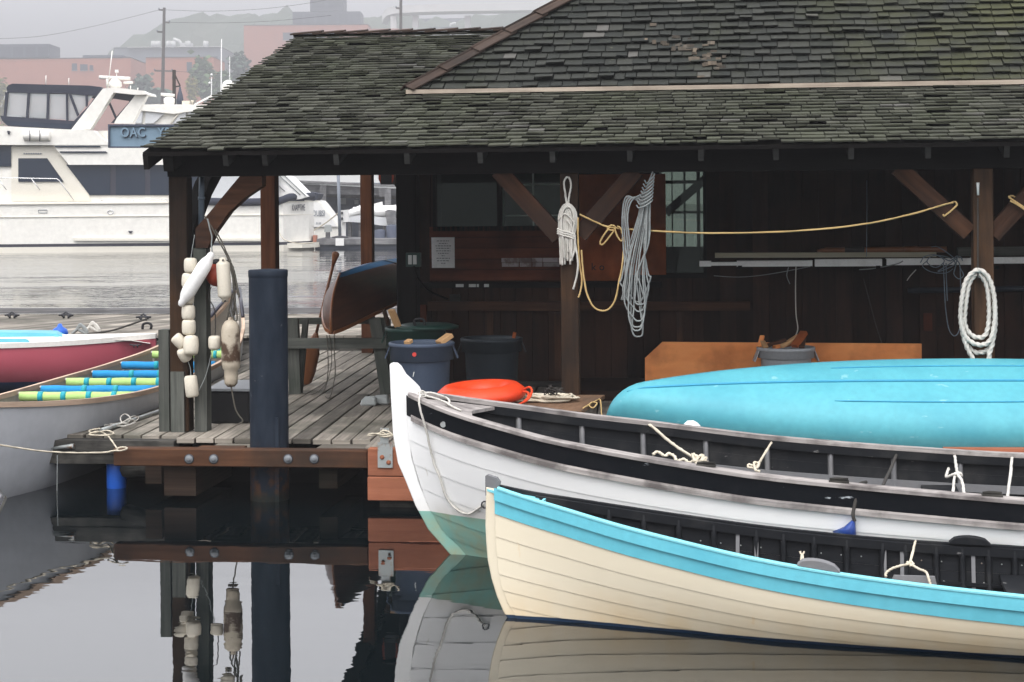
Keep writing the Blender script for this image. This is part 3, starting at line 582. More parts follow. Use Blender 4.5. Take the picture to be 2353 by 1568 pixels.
part('console', M['vinyl'], td, lambda m: (slab(m, [(858, 469), (876, 464), (880, 482), (862, 486)], DT+.4, .8), slab(m, [(888, 473), (918, 470), (918, 484), (884, 482)], DT+.5, .8)))
part('outboard_motor', M['pier'], td, lambda m: slab(m, [(885, 486), (892, 482), (908, 484), (910, 514), (889, 515)], DT-.3, .5))
part('grab_rail', M['chrome'], td, lambda m: tubes(m, [[(810, 487), (812, 477), (818, 477), (820, 484)], [(822, 482), (830, 476), (838, 474)]], DT+.3, .03))
part('cradle', M['pier'], td, lambda m: [slab(m, [(x, 511), (x+6, 511), (x+6, 547), (x, 547)], DT+.3, .8) for x in (800, 824, 850, 880, 905)])
DF = 82
fl = thing('far_float', 'low grey timber float with a pale post and white box below', 'dock', Vector((V(800, 565, DF).x, V(800, 565, DF).y, 0)))
part('deck', M['pier'], fl, lambda m: (lambda a, b: m.hexa([a, a+FW*5, a+FW*5+UPV*.1, a+UPV*.1, b, b+FW*5, b+FW*5+UPV*.1, b+UPV*.1]))(lat(722, DF)+UPV*.36, lat(1000, DF)+UPV*.36))
part('skirt', M['pier'], fl, lambda m: slab(m, [(722, 549), (1000, 549), (1000, 561), (722, 563)], DF-.02, .2)); part('float_tank', M['darkclad'], fl, lambda m: slab(m, [(724, 561), (1000, 559), (1000, 578), (724, 580)], DF+.2, 4.4))
part('corner_bumper', M['brickdk'], fl, lambda m: slab(m, [(719, 541), (727, 541), (727, 556), (719, 556)], DF-.1, .5))
part('fender_box', M['vinyl'], fl, lambda m: slab(m, [(771, 548), (790, 548), (790, 565), (771, 565)], DF-.25, .2))
part('dock_box', M['concrete'], fl, lambda m: slab(m, [(746, 518), (758, 517), (760, 533), (745, 534)], DF+1.5, .6)); part('dock_box', M['pier'], fl, lambda m: slab(m, [(748, 534), (757, 534), (757, 549), (748, 549)], DF+1.2, .4))
e = thing('float_post', 'slim pale blue steel post standing on the far float', 'post', Vector((V(781, 545, DF+.6).x, V(781, 545, DF+.6).y, .46)))
part('post', M['concgrey'], e, lambda m: m.tube([V(781, 545, DF+.6), V(777, 395, DF+.6)], .075, 9)); part('base_plate', M['iron'], e, lambda m: m.lathe([(.4, 0), (.4, .05), (.12, .1)], 14, Matrix.Translation(V(782, 547, DF+.6))))
e = thing('power_pedestal', 'white dock power pedestal beside the pale post', 'pedestal', Vector((V(790, 545, DF+1.2).x, V(790, 545, DF+1.2).y, .46)))
part('column', M['vinyl'], e, lambda m: slab(m, [(785, 544), (785, 512), (794, 512), (794, 544)], DF+1.2, .2)); part('head', M['vinyl'], e, lambda m: slab(m, [(783, 512), (783, 484), (800, 482), (801, 510)], DF+1.0, .35)); part('socket_cover', M['iron'], e, lambda m: [slab(m, [(784, y), (788, y), (788, y+6), (784, y+6)], DF+.94, .06) for y in (487, 500)])
m = MB(); m.tube(catmull([V(690, 548, DF+1), V(745, 515, DF+2), V(778, 489, DF+.7)], 6), .03, 5); tag(m.build('mooring_line', M['ropecream']), 'cream line rising to the pale post on the far float', 'rope')
for k, (x, y0) in enumerate(((900, 519), (873, 530))):
    m = MB(); m.lathe([(.28, -1.5), (.27, V(x, y0, 84).z), (.1, V(x, y0, 84).z+.05)], 12, Matrix.Translation(lat(x, 84))); tag(m.build('mooring_pile', M['signdk']), ['thick dark mooring pile nearest the shed corner post', 'shorter dark mooring pile seen through the gap beside the brown post'][k], 'pile')
hz = MB(); hz.box(-1510, 1510, -70, 2510, -3, 135); 
HM = bpy.data.materials.new('haze_air'); HM.use_nodes = True; ht = HM.node_tree; ht.nodes.clear(); pv_ = ht.nodes.new('ShaderNodeVolumePrincipled'); pv_.inputs['Density'].default_value = .0015; pv_.inputs['Color'].default_value = (.54, .54, .557, 1); pv_.inputs['Anisotropy'].default_value = .0
ho = ht.nodes.new('ShaderNodeOutputMaterial'); ht.links.new(pv_.outputs[0], ho.inputs['Volume'])
struct(hz.build('haze', HM), 'stuff')
# ============================================================ floating dock
ZD, YW, YP, XL, XM, XR = .408, 12.51, 13.53, -4.32, -1.26, 1.81
dk = thing('dock', 'weathered plank dock under the shed with a brown bolted timber along its edge', 'dock', (-3.2, 13, 0))
L0, L1 = onz(97, 1004, ZD), onz(370, 893, ZD); dv = (L1-L0).normalized()
FY = L0.y                                                            # front of the left finger
def deckx(x, y): return L0.x+x*1.0+(y-L0.y)*dv.x/dv.y
m = MB(); pw, gap = .152, .015; k = 0; wob = random.Random(3)
x415 = onz(416, 1000, ZD).x-L0.x
while k*pw < 11.5:
    a, b = k*pw, (k+1)*pw-gap; y0 = FY+.13 if b < x415 else (YW+.60 if b < x415+1.55 else YW+.30+wob.uniform(-.05, .12))
    cuts = [y0+wob.uniform(-.012, .012)]; yy = y0+wob.uniform(1.0, 3.4)
    while yy < 20.5: cuts.append(yy); yy += 3.6
    cuts.append(20.9)
    for c0, c1 in zip(cuts, cuts[1:]):
        dz = wob.uniform(-.004, .004); z0, z1 = ZD-.04+dz, ZD+dz; c1 -= .006
        m.hexa([(deckx(a, c0), c0, z0), (deckx(b, c0), c0, z0), (deckx(b, c0), c0, z1), (deckx(a, c0), c0, z1), (deckx(a, c1), c1, z0), (deckx(b, c1), c1, z0), (deckx(b, c1), c1, z1), (deckx(a, c1), c1, z1)])
    k += 1
m.build('planks', M['deck'], dk, .003)
part('header_beam', M['deckdark'], dk, lambda m: (m.box(L0.x-.01, onz(416, 1000, ZD).x, FY-.02, FY+.12, .285, .385), m.box(L0.x+.004, onz(416, 1000, ZD).x-.01, FY-.012, FY+.115, .205, .28)))
m = MB(); wz1, wz0 = ony(550, 1033, YW).z, ony(550, 1074, YW).z; wx0, wx1 = ony(260, 1040, YW).x, ony(844, 1040, YW).x
m.box(wx0, wx1, YW, YW+.11, wz0, wz1); M['galvdk'] = paint('dull_bolt', (.16, .17, .18), .6)
wl_ = m.build('wale', M['wale'], dk, .008)
for x in (434.5, 491, 662, 722):
    c = ony(x, 1055, YW); mb = MB(); R = Matrix.Translation(c) @ Matrix.Rotation(R_(90), 4, 'X')
    mb.lathe([(.037, -.002), (.037, .003), (.030, .006), (.019, .006), (.019, .016), (.006, .018)], 14, R, mif=lambda i, j: 0 if i < 2 else 1); mb.build('bolt', [M['iron'], M['galvdk']], wl_)
[part('edge_board', M['deck'], dk, lambda m: m.box(*q)) for q in ((wx0+.62, ony(560, 1040, YW).x-.10, YW+.112, YW+.30, .335, .378), (ony(665, 1040, YW).x+.03, wx1-.02, YW+.112, YW+.30, .34, .38), (wx0+.62, ony(545, 1040, YW).x, YW+.31, YW+.58, .33, .372), (ony(700, 1040, YW).x, wx1+.4, YW+.31, YW+.58, .333, .375))]
part('edge_board', M['wale'], dk, lambda m: m.box(ony(440, 1040, YW).x, ony(545, 1040, YW).x, YW+.112, YW+.26, .385, .402))
def blockpx(m, x0, x1, y, zt, zb, dep): m.box(ony(x0, 1100, y).x, ony(x1, 1100, y).x, y, y+dep, zb, zt)
part('float_block', M['block'], dk, lambda m: blockpx(m, 377, 450, 12.66, .30, .045, 1.6)); part('bearer_end', M['block'], dk, lambda m: blockpx(m, 334, 371, 12.85, .31, .10, 1.2)); part('bearer_end', M['block'], dk, lambda m: blockpx(m, 733, 775, 12.70, .27, .105, 2.0))
part('float_log', M['deckdark'], dk, lambda m: m.tube([V(290, 1078, 13.6), V(372, 1070, 13.4)], .07, 8)); part('float_block', M['dark'], dk, lambda m: m.box(L0.x+.5, 6, 13.6, 20.6, -.2, .355))
part('float_block', M['deckdark'], dk, lambda m: blockpx(m, 872, 960, 12.55, .055, -.1, 1.2))
m = MB(); fx0 = ony(845, 1060, YW-.05).x; fzt, fzm, fzb = ony(850, 1031, YW-.05).z, ony(850, 1096, YW-.05).z, ony(850, 1151, YW-.05).z
m.box(fx0, 6, YW-.05, YW+.04, fzm+.004, fzt); m.box(fx0-.003, 6, YW-.052, YW+.04, fzb, fzm); m.build('fender_plank', M['fender'], dk, .006)
part('edge_beam', M['fender'], dk, lambda m: m.box(onz(2158, 1035, ZD).x, 6, YW+.02, YW+.2, ZD+.004, ZD+.055))

pc = lat(614.5, 13.15); PT = V(614, 622, 13.0).z
m = MB(); r_ = .143; m.lathe([(r_, -2.5), (r_, 0), (r_*.995, .4), (r_, PT-.06), (r_, PT-.055), (r_*1.02, PT-.05), (r_*1.025, PT-.006), (r_*.99, PT), (r_*.3, PT+.006)], 40, Matrix.Translation(pc))
m.bar(pc+Vector((.088, -.118, -1)), pc+Vector((.088, -.118, .62)), .03, .02, Vector((0, 1, 0)))
tag(m.build('steel_pile', M['pilesteel']), 'thick blue black steel pile standing through the dock edge', 'pile')

# ============================================================ boathouse
bh = thing('boathouse', 'dark timber boathouse with a mossy shingle roof on open posts over the dock', 'boathouse', (-1.2, 15, ZD))
YE, ZE, MS, XE, YR, XF = 13.13, 2.60, .269, -4.505, 18.0, -2.80
YB = 15.0; ZB = ZE+MS*(YB-YE)
rr = ray(1310, 0); tt = (XF-YB)/(rr.x-rr.y); hp = EYE+rr*tt; MU = (hp.z-ZB)/(hp.y-YB)
def shingles(m, org, xd, sd, nd, rows, e, xl, xr_, seed, wmin=.09, wmax=.19, th=.020, y_of=None):
    """courses of split shingles laid on a slope; xl/xr_ give the ends of the course at slope distance v"""
    rg = random.Random(seed)
    for i in range(rows):
        v = i*e; x = xl(v)-rg.uniform(0, .1); X1 = xr_(v); sag = rg.uniform(-.004, .004)
        while x < X1:
            w = rg.uniform(wmin, wmax); x0 = max(x, xl(v)); x1 = min(x+w-rg.uniform(.003, .011), X1); x += w
            if x1-x0 < .02: continue
            dv_ = rg.uniform(-.007, .007)+sag; t0 = th*rg.uniform(.7, 1.35)*(1.5 if rg.random() < .05 else 1); tl = rg.uniform(-.004, .004)
            if rg.random() < .012: dv_ -= rg.uniform(.0, .03)
            v0, v1 = v+dv_, v+e*1.25
            def P(xx, vv, hh): return org+xd*xx+sd*vv+nd*hh
            xa_, xb_ = max(x0, xl(v1)), min(x1, xr_(v1))
            if xb_-xa_ < .01: xa_, xb_ = x0, x1
            ca, cb_ = rg.uniform(-.004, .004), rg.uniform(-.004, .004); m.hexa([P(x0, v0, t0+ca-.011), P(x1, v0+tl, t0+cb_-.011), P(x1, v0+tl, t0+cb_), P(x0, v0, t0+ca), P(xa_, v1, -.010), P(xb_, v1, -.010), P(xb_, v1, -.001), P(xa_, v1, -.001)], rg.random())
def shingle_mat(name, c1, c2, moss, mlo, mhi, mamt, msc=(1, 1, 1), green=None):
    t = NT(name); r = t.rnd(); g = t.noise(1.0, 6, 'UV', (60, 60, 1)); g2 = t.noise(1.0, 5, 'UV', (50, 6, 1))
    f = t.math('ADD', t.math('MULTIPLY', r, .45), t.math('MULTIPLY', g2, .55)); c = t.mix(t.ramp(f, .18, .85), c1, c2)
    c = t.mix(t.ramp(r, .975, .985), c, (.085, .082, .075))
    n_ = t.math('ADD', t.math('MULTIPLY', t.noise(1.1, 6, 'World', msc), .7), t.math('MULTIPLY', t.noise(9, 4, 'World'), .3))
    c = t.mix(t.ramp(n_, mlo, mhi, 0, mamt), c, moss)
    if green:
        sp = t.n('SeparateXYZ'); t.l(t.n('NewGeometry').outputs['Position'], sp.inputs[0]); gx = t.ramp(sp.outputs[0], .4, 2.6, 0, 1)
        c = t.mix(t.math('MULTIPLY', gx, t.ramp(t.noise(2.2, 6, 'World'), .36, .62, 0, .85)), c, green)
    lich = t.ramp(t.noise(26, 5, 'World'), .66, .70, 0, .55); c = t.mix(lich, c, (.09, .095, .065))
    t.bump(g, .5, .006); return t.out(c, .92, .12)
M['shlow'] = shingle_mat('mossy_shingles', (.032, .033, .026), (.074, .074, .057), (.050, .057, .032), .44, .64, .6, (1, 1, 1))
M['shup'] = shingle_mat('weathered_shingles', (.016, .018, .0165), (.043, .044, .038), (.03, .034, .018), .50, .66, .5, (1, 1, 1), (.056, .058, .026))
M['ridge'] = wood('ridge_cedar', (.022, .015, .012), (.062, .043, .034), (.024, .022, .020), .6, var=.35, fine=20)
an = math.atan(MS); sdl = Vector((0, math.cos(an), math.sin(an))); ndl = Vector((0, -math.sin(an), math.cos(an)))
lenl = (YR-YE)/math.cos(an); cB = (YB-YE)/math.cos(an)
def xr_l(v): y = YE+v*math.cos(an); return 4.6 if y < YB+.02 else XF+(y-YB)*.42+.06
m = MB(); e_ = .117; shingles(m, Vector((0, YE, ZE)), Vector((1, 0, 0)), sdl, ndl, int(lenl/e_)+1, e_, lambda v: XE+.012*math.sin(v*40), xr_l, 5)
m.build('porch_roof', M['shlow'], bh)
au = math.atan(MU); sdu = Vector((0, math.cos(au), math.sin(au))); ndu = Vector((0, -math.sin(au), math.cos(au)))
m = MB(); e2 = .118; o_ = Vector((0, YB+.03, ZB+.035)); shingles(m, o_, Vector((1, 0, 0)), sdu, ndu, 52, e2, lambda v: XF+.03+v*math.cos(au), lambda v: 4.6, 8, .09, .20, .032)
up = m.build('upper_roof', M['shup'], bh)
# torn patch of broken shingles on the upper slope
M['torn'] = wood('torn_cedar', (.035, .031, .026), (.10, .078, .056), (.04, .04, .036), .8, var=.6)
m = MB(); rg = random.Random(21)
def on_up(px, py):
    r = ray(px, py); return EYE+r*((o_-EYE).dot(ndu)/r.dot(ndu))
for px, py, n_, sp_ in ((1572, 112, 15, 30), (1612, 148, 13, 30), (1505, 100, 5, 16), (1655, 158, 5, 14)):
    for k in range(n_):
        c = on_up(px+rg.gauss(0, sp_), py+rg.gauss(0, 14))+ndu*(.022+rg.uniform(0, .008)); w, l = rg.uniform(.02, .075), rg.uniform(.015, .06); s_ = (sdu+Vector((rg.uniform(-.18, .18), 0, 0))).normalized()
        m.bar(c-s_*l*.5, c+s_*l*.5+ndu*.008, w, .006, ndu)
m.build('torn_shingle_patch', M['torn'], up)['kind'] = 'stuff'
# underlay and the unseen slopes
def tri(m, P): o = len(m.v); m.v += [Vector(p) for p in P]; m.face(tuple(range(o, o+len(P))), None, .5)
m = MB(); zr = ZE+MS*(YR-YE); TP = YB+6.0; zt = ZB+MU*6.0
def slabq(m, a, b, c, d, th):
    a, b, c, d = map(Vector, (a, b, c, d)); n_ = (b-a).cross(d-a).normalized()*th
    m.hexa([a, b, b-n_, a-n_, d, c, c-n_, d-n_], .4)
slabq(m, (XE+.01, YE+.02, ZE-.012), (4.6, YE+.02, ZE-.012), (4.6, YB+.3, ZE-.012+MS*(YB+.28-YE)), (XE+.01, YB+.3, ZE-.012+MS*(YB+.28-YE)), .03)
slabq(m, (XE+.01, YB+.3, ZE-.012+MS*(YB+.28-YE)), (-1.4, YB+.3, ZE-.012+MS*(YB+.28-YE)), (-1.4, YR, zr-.012), (XE+.01, YR, zr-.012), .03)
slabq(m, (XE+.01, YR, zr-.012), (-1.4, YR, zr-.012), (-1.4, 22.9, ZE-.1), (XE+.01, 22.9, ZE-.1), .03)
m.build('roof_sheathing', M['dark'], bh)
m = MB(); tri(m, [(XF, YB+.02, ZB), (6, YB+.02, ZB), (6, TP, zt), (XF+6, TP, zt)]); tri(m, [(XF, YB+.02, ZB), (XF+6, TP, zt), (XF, TP+6, ZB)]); tri(m, [(XF+6, TP, zt), (6, TP, zt), (6, TP+6, ZB), (XF, TP+6, ZB)])
m.build('upper_sheathing', M['shup'], bh)
m = MB(); x = XE-.03; i = 0
while x < -2.0:
    w = .235; lift = .03+(i % 2)*.006; m.bar((x, YR-.03, zr+.028), (x+w+.09, YR-.03, zr+.050), .17, .018, Vector((0, -math.sin(an*.6), 1))); m.bar((x, YR+.10, zr+.015), (x+w+.09, YR+.10, zr+.03), .14, .018); x += w; i += 1
m.build('ridge_cap', M['ridge'], bh, .003)
hd = Vector((1, 1, MU)).normalized(); m = MB(); h0 = Vector((XF+.01, YB-.0, ZB+.055)); s_ = 0; i = 0
hl = (Vector((1, 1, MU)).length)*5.5
while s_ < hl:
    w = .40; n1 = (ndu*1.0+Vector((-.15, 0, .1))).normalized(); p0 = h0+hd*s_; p1 = h0+hd*(s_+w+.07)
    side = hd.cross(ndu).normalized()
    m.bar(p0+side*.05+ndu*.030, p1+side*.05+ndu*.010, .10, .018, ndu); m.bar(p0-side*.035+ndu*.026-UPV*.02, p1-side*.035+ndu*.008-UPV*.02, .10, .018, (ndu-side*1.1).normalized()); s_ += w; i += 1
m.build('hip_cap', M['ridge'], bh, .003)
M['flash'] = wood('flashing_board', (.24, .195, .155), (.42, .36, .29), (.13, .10, .08), .5, var=.1)
part('flashing', M['flash'], bh, lambda m: (m.bar((XF+.02, YB-.01, ZB+.030), (0.3, YB-.01, ZB+.030), .06, .035), m.bar((.3, YB-.01, ZB+.031), (6, YB-.01, ZB+.031), .062, .037)))
# frame
M['rafter'] = wood('rafter_wood', (.010, .010, .010), (.034, .034, .032), None, var=.4)
M['pipeblue'] = paint('blue_grey_pipe', (.13, .17, .21), .5)
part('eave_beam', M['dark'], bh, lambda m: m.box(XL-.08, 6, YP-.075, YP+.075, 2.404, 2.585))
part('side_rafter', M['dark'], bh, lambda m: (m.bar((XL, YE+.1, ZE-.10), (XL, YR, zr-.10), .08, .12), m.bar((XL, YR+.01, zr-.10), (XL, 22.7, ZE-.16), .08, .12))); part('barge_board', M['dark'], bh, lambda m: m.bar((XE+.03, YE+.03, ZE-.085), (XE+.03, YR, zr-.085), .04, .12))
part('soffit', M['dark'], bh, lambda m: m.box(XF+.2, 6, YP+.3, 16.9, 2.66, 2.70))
for px in (523, 613, 776, 938, 1106, 1271, 1448, 1611, 1783, 1955, 2131, 2311, 2480):
    x = ony(px, 370, YE+.1).x; part('rafter', M['rafter'], bh, lambda m: m.bar((x, YE+.04, ZE-.075), (x, 15.5, ZE-.075+MS*2.37), .04, .10))
def pbar(m, a, b, w, h, y, up=Vector((0, 1, 0))): m.bar(ony(*a, y), ony(*b, y), w, h, up)
def upright(name, mat, x, y, z0, z1, w, d=None, par=bh): 
    mb = MB(); mb.box(x-w/2, x+w/2, y-(d or w)/2, y+(d or w)/2, z0, z1); return mb.build(name, mat, par, .006)
p = upright('post', M['post'], XL, YP, ZD, 2.404, .146); part('splice_board', M['postgrey'], p, lambda m: m.box(XL-.062, XL+.045, YP-.098, YP-.074, ZD, ony(430, 852, YP).z))
xs = (ony(449.5, 700, YP).x, ony(478, 700, YP).x); part('side_post', M['postgrey'], bh, lambda m: m.box(xs[0], xs[1], YP-.05, YP+.07, ZD, ony(460, 570, YP).z))
xs2 = (ony(370.5, 800, YP).x, ony(394, 800, YP).x); part('short_post', M['postgrey'], bh, lambda m: m.box(xs2[0], xs2[1], YP-.07, YP+.05, ZD, ony(380, 757, YP).z))
part('short_rail', M['postgrey'], bh, lambda m: (m.box(xs2[1]+.001, XL-.074, YP-.05, YP+.0, ony(400, 798, YP).z, ony(400, 765, YP).z), m.box(xs2[1]+.001, XL-.074, YP-.03, YP+.01, ZD, ony(400, 945, YP).z)))
upright('post', M['postwarm'], ony(620, 500, 16.12).x, 16.12, ZD, 3.26, .142); upright('post', M['postwarm'], ony(845, 600, 20.6).x, 20.6, ZD, 3.05, .14)
upright('post', M['post'], ony(1311, 700, YP).x, YP, ZD, 2.404, .136); upright('post', M['post'], ony(2257, 550, YP).x, YP, ZD, 2.404, .146); upright('post', M['post'], 4.9, YP, ZD, 2.404, .146)
cb = [(449, 570), (477, 570), (494, 533), (527, 487), (562, 455), (602, 428), (602, 405), (551, 405), (475, 496), (449, 525)]
def fpoly(m, pts, y, th): o = len(m.v); P = [ony(a, b, y) for a, b in pts]; m.prism([(p.x, p.z) for p in P], (0, y, 0), (1, 0, 0), (0, 0, 1), (0, th, 0))
part('brace', M['brace'], bh, lambda m: fpoly(m, cb, YP-.06, .12))
part('brace', M['dark'], bh, lambda m: [m.bar(a, b, .12, .13) for a, b in zip([Vector((XL, YP+.05, 1.75)), Vector((XL, YP+.28, 2.05)), Vector((XL, YP+.62, 2.32))], [Vector((XL, YP+.29, 2.06)), Vector((XL, YP+.63, 2.33)), Vector((XL, YP+1.1, 2.58))])])
for a, b in (((1146, 392), (1286, 545)), ((1462, 392), (1332, 540)), ((2062, 385), (2226, 535)), ((2420, 390), (2278, 540))): part('brace', M['brace'], bh, lambda m: pbar(m, a, b, .125, .11, YP))
part('downspout', M['pipeblue'], bh, lambda m: (m.tube([ony(464, 405, YP+.16), ony(463, 440, YP+.16), ony(462.5, 548, YP+.16)], .023, 10), m.tube([ony(463, 452, YP+.16), ony(463, 460, YP+.16)], .028, 10)))
# wall with real openings
YL = 17.0
def WX(px, py=520): return ony(px, py, YL).x
def WZ(py, px=1300): return ony(px, py, YL).z
wz_s, w1 = WZ(519), (WX(1003), WX(1292)); w2 = (WX(1516), WX(1616)); z2b = WZ(629); zt_ = 3.05; xw0 = WX(918)
m = MB()
def boards(m, x0, x1, z0, z1, y, wd=.155, th=.03, seed=1):
    rg = random.Random(seed); x = x0
    while x < x1-.01:
        xe = min(x+wd, x1); m.box(x, xe-.006, y+rg.uniform(0, .006), y+th, z0, z1); x += wd
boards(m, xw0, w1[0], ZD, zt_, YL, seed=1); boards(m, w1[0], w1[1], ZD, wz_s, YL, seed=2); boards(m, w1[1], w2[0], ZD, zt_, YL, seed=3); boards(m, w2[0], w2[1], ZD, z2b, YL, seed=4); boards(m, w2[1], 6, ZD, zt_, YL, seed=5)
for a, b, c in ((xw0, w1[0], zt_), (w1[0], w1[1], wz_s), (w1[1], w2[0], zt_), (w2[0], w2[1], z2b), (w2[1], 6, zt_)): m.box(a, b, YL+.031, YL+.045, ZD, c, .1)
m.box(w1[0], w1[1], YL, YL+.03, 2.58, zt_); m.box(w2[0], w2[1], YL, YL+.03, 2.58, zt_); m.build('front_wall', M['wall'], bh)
M['greenroom'] = paint('dark_green_room', (.022, .055, .040), .7)
m = MB(); bw = 21.5; q0 = lambda px: ony(px, 500, bw).x
bx = [(-1.35, -.75), (q0(1546), q0(1601)), (q0(1609), q0(1700))]
m.box(xw0+.02, xw0+.06, YL+.04, bw, ZD, zt_+.2); m.box(5.9, 5.95, YL+.04, bw, ZD, zt_+.2); m.box(xw0, 6, YL, bw, zt_+.02, zt_+.06)
xx = xw0
for a, b in bx: m.box(xx, a, bw, bw+.05, ZD, zt_); m.box(a, b, bw, bw+.05, ZD, 1.62); m.box(a, b, bw, bw+.05, 2.6, zt_); xx = b
m.box(xx, 6, bw, bw+.05, ZD, zt_); m.build('room_shell', M['greenroom'], bh)
for a, b in bx:
    fr = part('back_window', M['greenroom'], bh, lambda m: (m.box((a+b)/2-.012, (a+b)/2+.012, bw-.03, bw+.02, 1.62, 2.6), m.box(a, b, bw-.03, bw+.02, 2.38, 2.42), m.box(a, b, bw-.03, bw+.02, 2.02, 2.05)))
def window(x0, x1, z0, z1, mull, muntv, munth, panes_mat):
    f = part('window', M['dark'], bh, lambda m: (m.box(x0-.03, x1+.03, YL-.035, YL-.003, z0-.045, z0), m.box(x0-.03, x0, YL-.03, YL-.003, z0, z1), m.box(x1, x1+.03, YL-.03, YL-.003, z0, z1), [m.box(q-.025, q+.025, YL-.03, YL+.01, z0, z1) for q in mull]))
    xs_ = [x0]+list(mull)+[x1]
    for a, b in zip(xs_, xs_[1:]): part('pane', panes_mat, f, lambda m: m.box(a, b, YL+.012, YL+.018, z0, z1))
    if muntv or munth: part('muntin', M['mint'], f, lambda m: ([m.box(q-.008, q+.008, YL-.004, YL+.010, z0, z1) for q in muntv], [m.box(munth[0], munth[1], YL-.003, YL+.010, q-.007, q+.007) for q in munth[2:]]))
    return f
M['mint'] = paint('pale_green_muntin', (.30, .38, .34), .6)
window(w1[0], w1[1], wz_s, 2.58, [WX(1149)], [WX(1157), WX(1226)], [WX(1157), WX(1290), WZ(424), WZ(495)], M['pane'])
window(w2[0], w2[1], z2b, 2.58, [], [WX(1519)], [], M['pane'])
part('room_brace', M['greenroom'], bh, lambda m: m.bar(ony(1530, 490, 21.2), ony(1640, 395, 21.2), .13, .1))
M['reflgreen'] = paint('dark_green_reflection', (.035, .095, .065), .8, (.08, .15, .11), .6, 2.5)  # reflection in the left pane painted as dark green
M['reflgreen2'] = paint('green_reflection', (.08, .20, .14), .8, (.15, .27, .21), .6, 2.5)
part('painted_reflection', M['reflgreen'], bh, lambda m: m.box(w1[0], WX(1151), YL+.30, YL+.33, wz_s-.2, zt_)); part('painted_reflection', M['reflgreen2'], bh, lambda m: m.box(WX(1152), w1[1], YL+.22, YL+.25, wz_s-.2, zt_))  # added green sheets painting the dim room and reflections seen in the panes
part('siding_panel', M['redwall'], bh, lambda m: [m.box(WX(988), WX(1300), YL-.035, YL-.004, a, b-.005) for a, b in zip([WZ(644)+k*.105 for k in range(5)], [WZ(644)+(k+1)*.105 for k in range(5)])])
pl = part('plywood_panel', M['plydark'], bh, lambda m: (m.box(WX(1325), WX(1428), YL-.045, YL-.005, WZ(645), WZ(402)), m.box(WX(1429), WX(1530), YL-.04, YL-.005, WZ(632), WZ(402))))
text('k o', 'scrawl', M['black'], pl, facing((WX(1374), YL-.047, WZ(614)), 0), .10, .001)
part('wall_ledge', M['brace'], bh, lambda m: (m.box(WX(985), WX(1300), YL-.10, YL-.006, WZ(713), WZ(692)), m.box(WX(1303), WX(1722), YL-.085, YL-.006, WZ(713), WZ(693))))
part('wall_rail', M['dark'], bh, lambda m: m.box(WX(965), WX(1520), YL-.05, YL-.005, WZ(661), WZ(648))); part('paint_patch', M['dull_white'], bh, lambda m: [m.box(WX(a), WX(b), YL-.053, YL-.0495, WZ(659), WZ(652)) for a, b in ((1048, 1066), (1078, 1094), (1096, 1101), (1113, 1124))])
part('wall_step', M['wall'], bh, lambda m: m.box(WX(1330), WX(1490), 15.75, YL-.095, ZD+.002, ZD+.09))
part('wall_sill', M['deckdark'], bh, lambda m: m.box(xw0, 6, YL-.09, YL-.004, ZD+.002, WZ(876)))
[part('wall_batten', M['brace'], bh, lambda m: m.box(WX(x)-.03, WX(x)+.03, YL-.03, YL-.004, WZ(870), WZ(716))) for x in (1125, 1280, 1560)]
upright('corner_post', M['dark'], ony(938, 600, 16.6).x, 16.6, ZD, 2.9, .19); upright('door_frame', M['redwall'], WX(975, 760), YL-.06, ZD, WZ(700), .07, .05)
ob = part('outlet_box', M['greenbin'], bh, lambda m: m.box(ony(931, 600, 16.4).x, ony(964, 600, 16.4).x, 16.43, 16.5, ony(940, 614, 16.4).z, ony(940, 582, 16.4).z)); part('outlet_cover', M['dull_white'], ob, lambda m: [m.box(ony(a, 600, 16.4).x, ony(b, 600, 16.4).x, 16.42, 16.435, ony(940, 608, 16.4).z, ony(940, 587, 16.4).z) for a, b in ((937, 945), (948, 956))])
part('conduit', M['dark'], bh, lambda m: m.tube(catmull([ony(950, 612, 16.42), ony(962, 640, 16.45), ony(985, 668, 16.9), ony(1030, 688, 16.95)], 6), .010, 6)); part('junction_box', M['deckdark'], bh, lambda m: m.box(WX(1036), WX(1060), YL-.12, YL-.05, WZ(691), WZ(675)))
part('wall_pipe', M['steel'], bh, lambda m: m.tube([ony(2086, 668, YL-.1), ony(2500, 661, YL-.1)], .026, 8)); part('wall_stain_board', M['redwall'], bh, lambda m: m.box(WX(2120), WX(2140), YL-.02, YL-.003, WZ(760), WZ(720)))
# notice and weathered strip
nb = thing('notice', 'pale printed notice sheet pinned beneath the shed window', 'notice', (WX(1018, 580), YL-.04, WZ(616)))
part('sheet', M['paper'], nb, lambda m: m.hexa([ony(992.5, 616, YL-.040), ony(1045, 616, YL-.040), ony(1045, 616, YL-.037), ony(992.5, 616, YL-.037), ony(991, 546, YL-.040), ony(1044.5, 545.5, YL-.040), ony(1044.5, 545.5, YL-.037), ony(991, 546, YL-.037)]))
lines = [30, 20, 36, 32, 33, 24, 8, 31, 29, 10]
rg = random.Random(6)
for k, s_ in enumerate(lines):
    w_ = s_/2; y_ = 554+k*5.7; m = MB(); x_ = 1018.5-w_
    while x_ < 1018.5+w_:
        l_ = rg.uniform(2.5, 6.5); a = ony(x_, y_, YL-.0412); b = ony(min(x_+l_, 1018.5+w_), y_, YL-.0412); m.bar(a, b, .0006, .0075); x_ += l_+1.6
    m.build('printed_line', M['ink'], nb)['kind'] = 'stuff'
m = MB(); rg = random.Random(4); xx = WX(1153)
for a, b, c in ((1153, 1193, .5), (1194, 1222, .3), (1223, 1247, .7), (1248, 1286, .9)): m.box(WX(a), WX(b), YL-.046, YL-.036, WZ(602), WZ(592.5), c); m.box(WX(a)+.004, WX(b)-.002, YL-.046, YL-.036, WZ(612.5), WZ(602.8), 1-c)
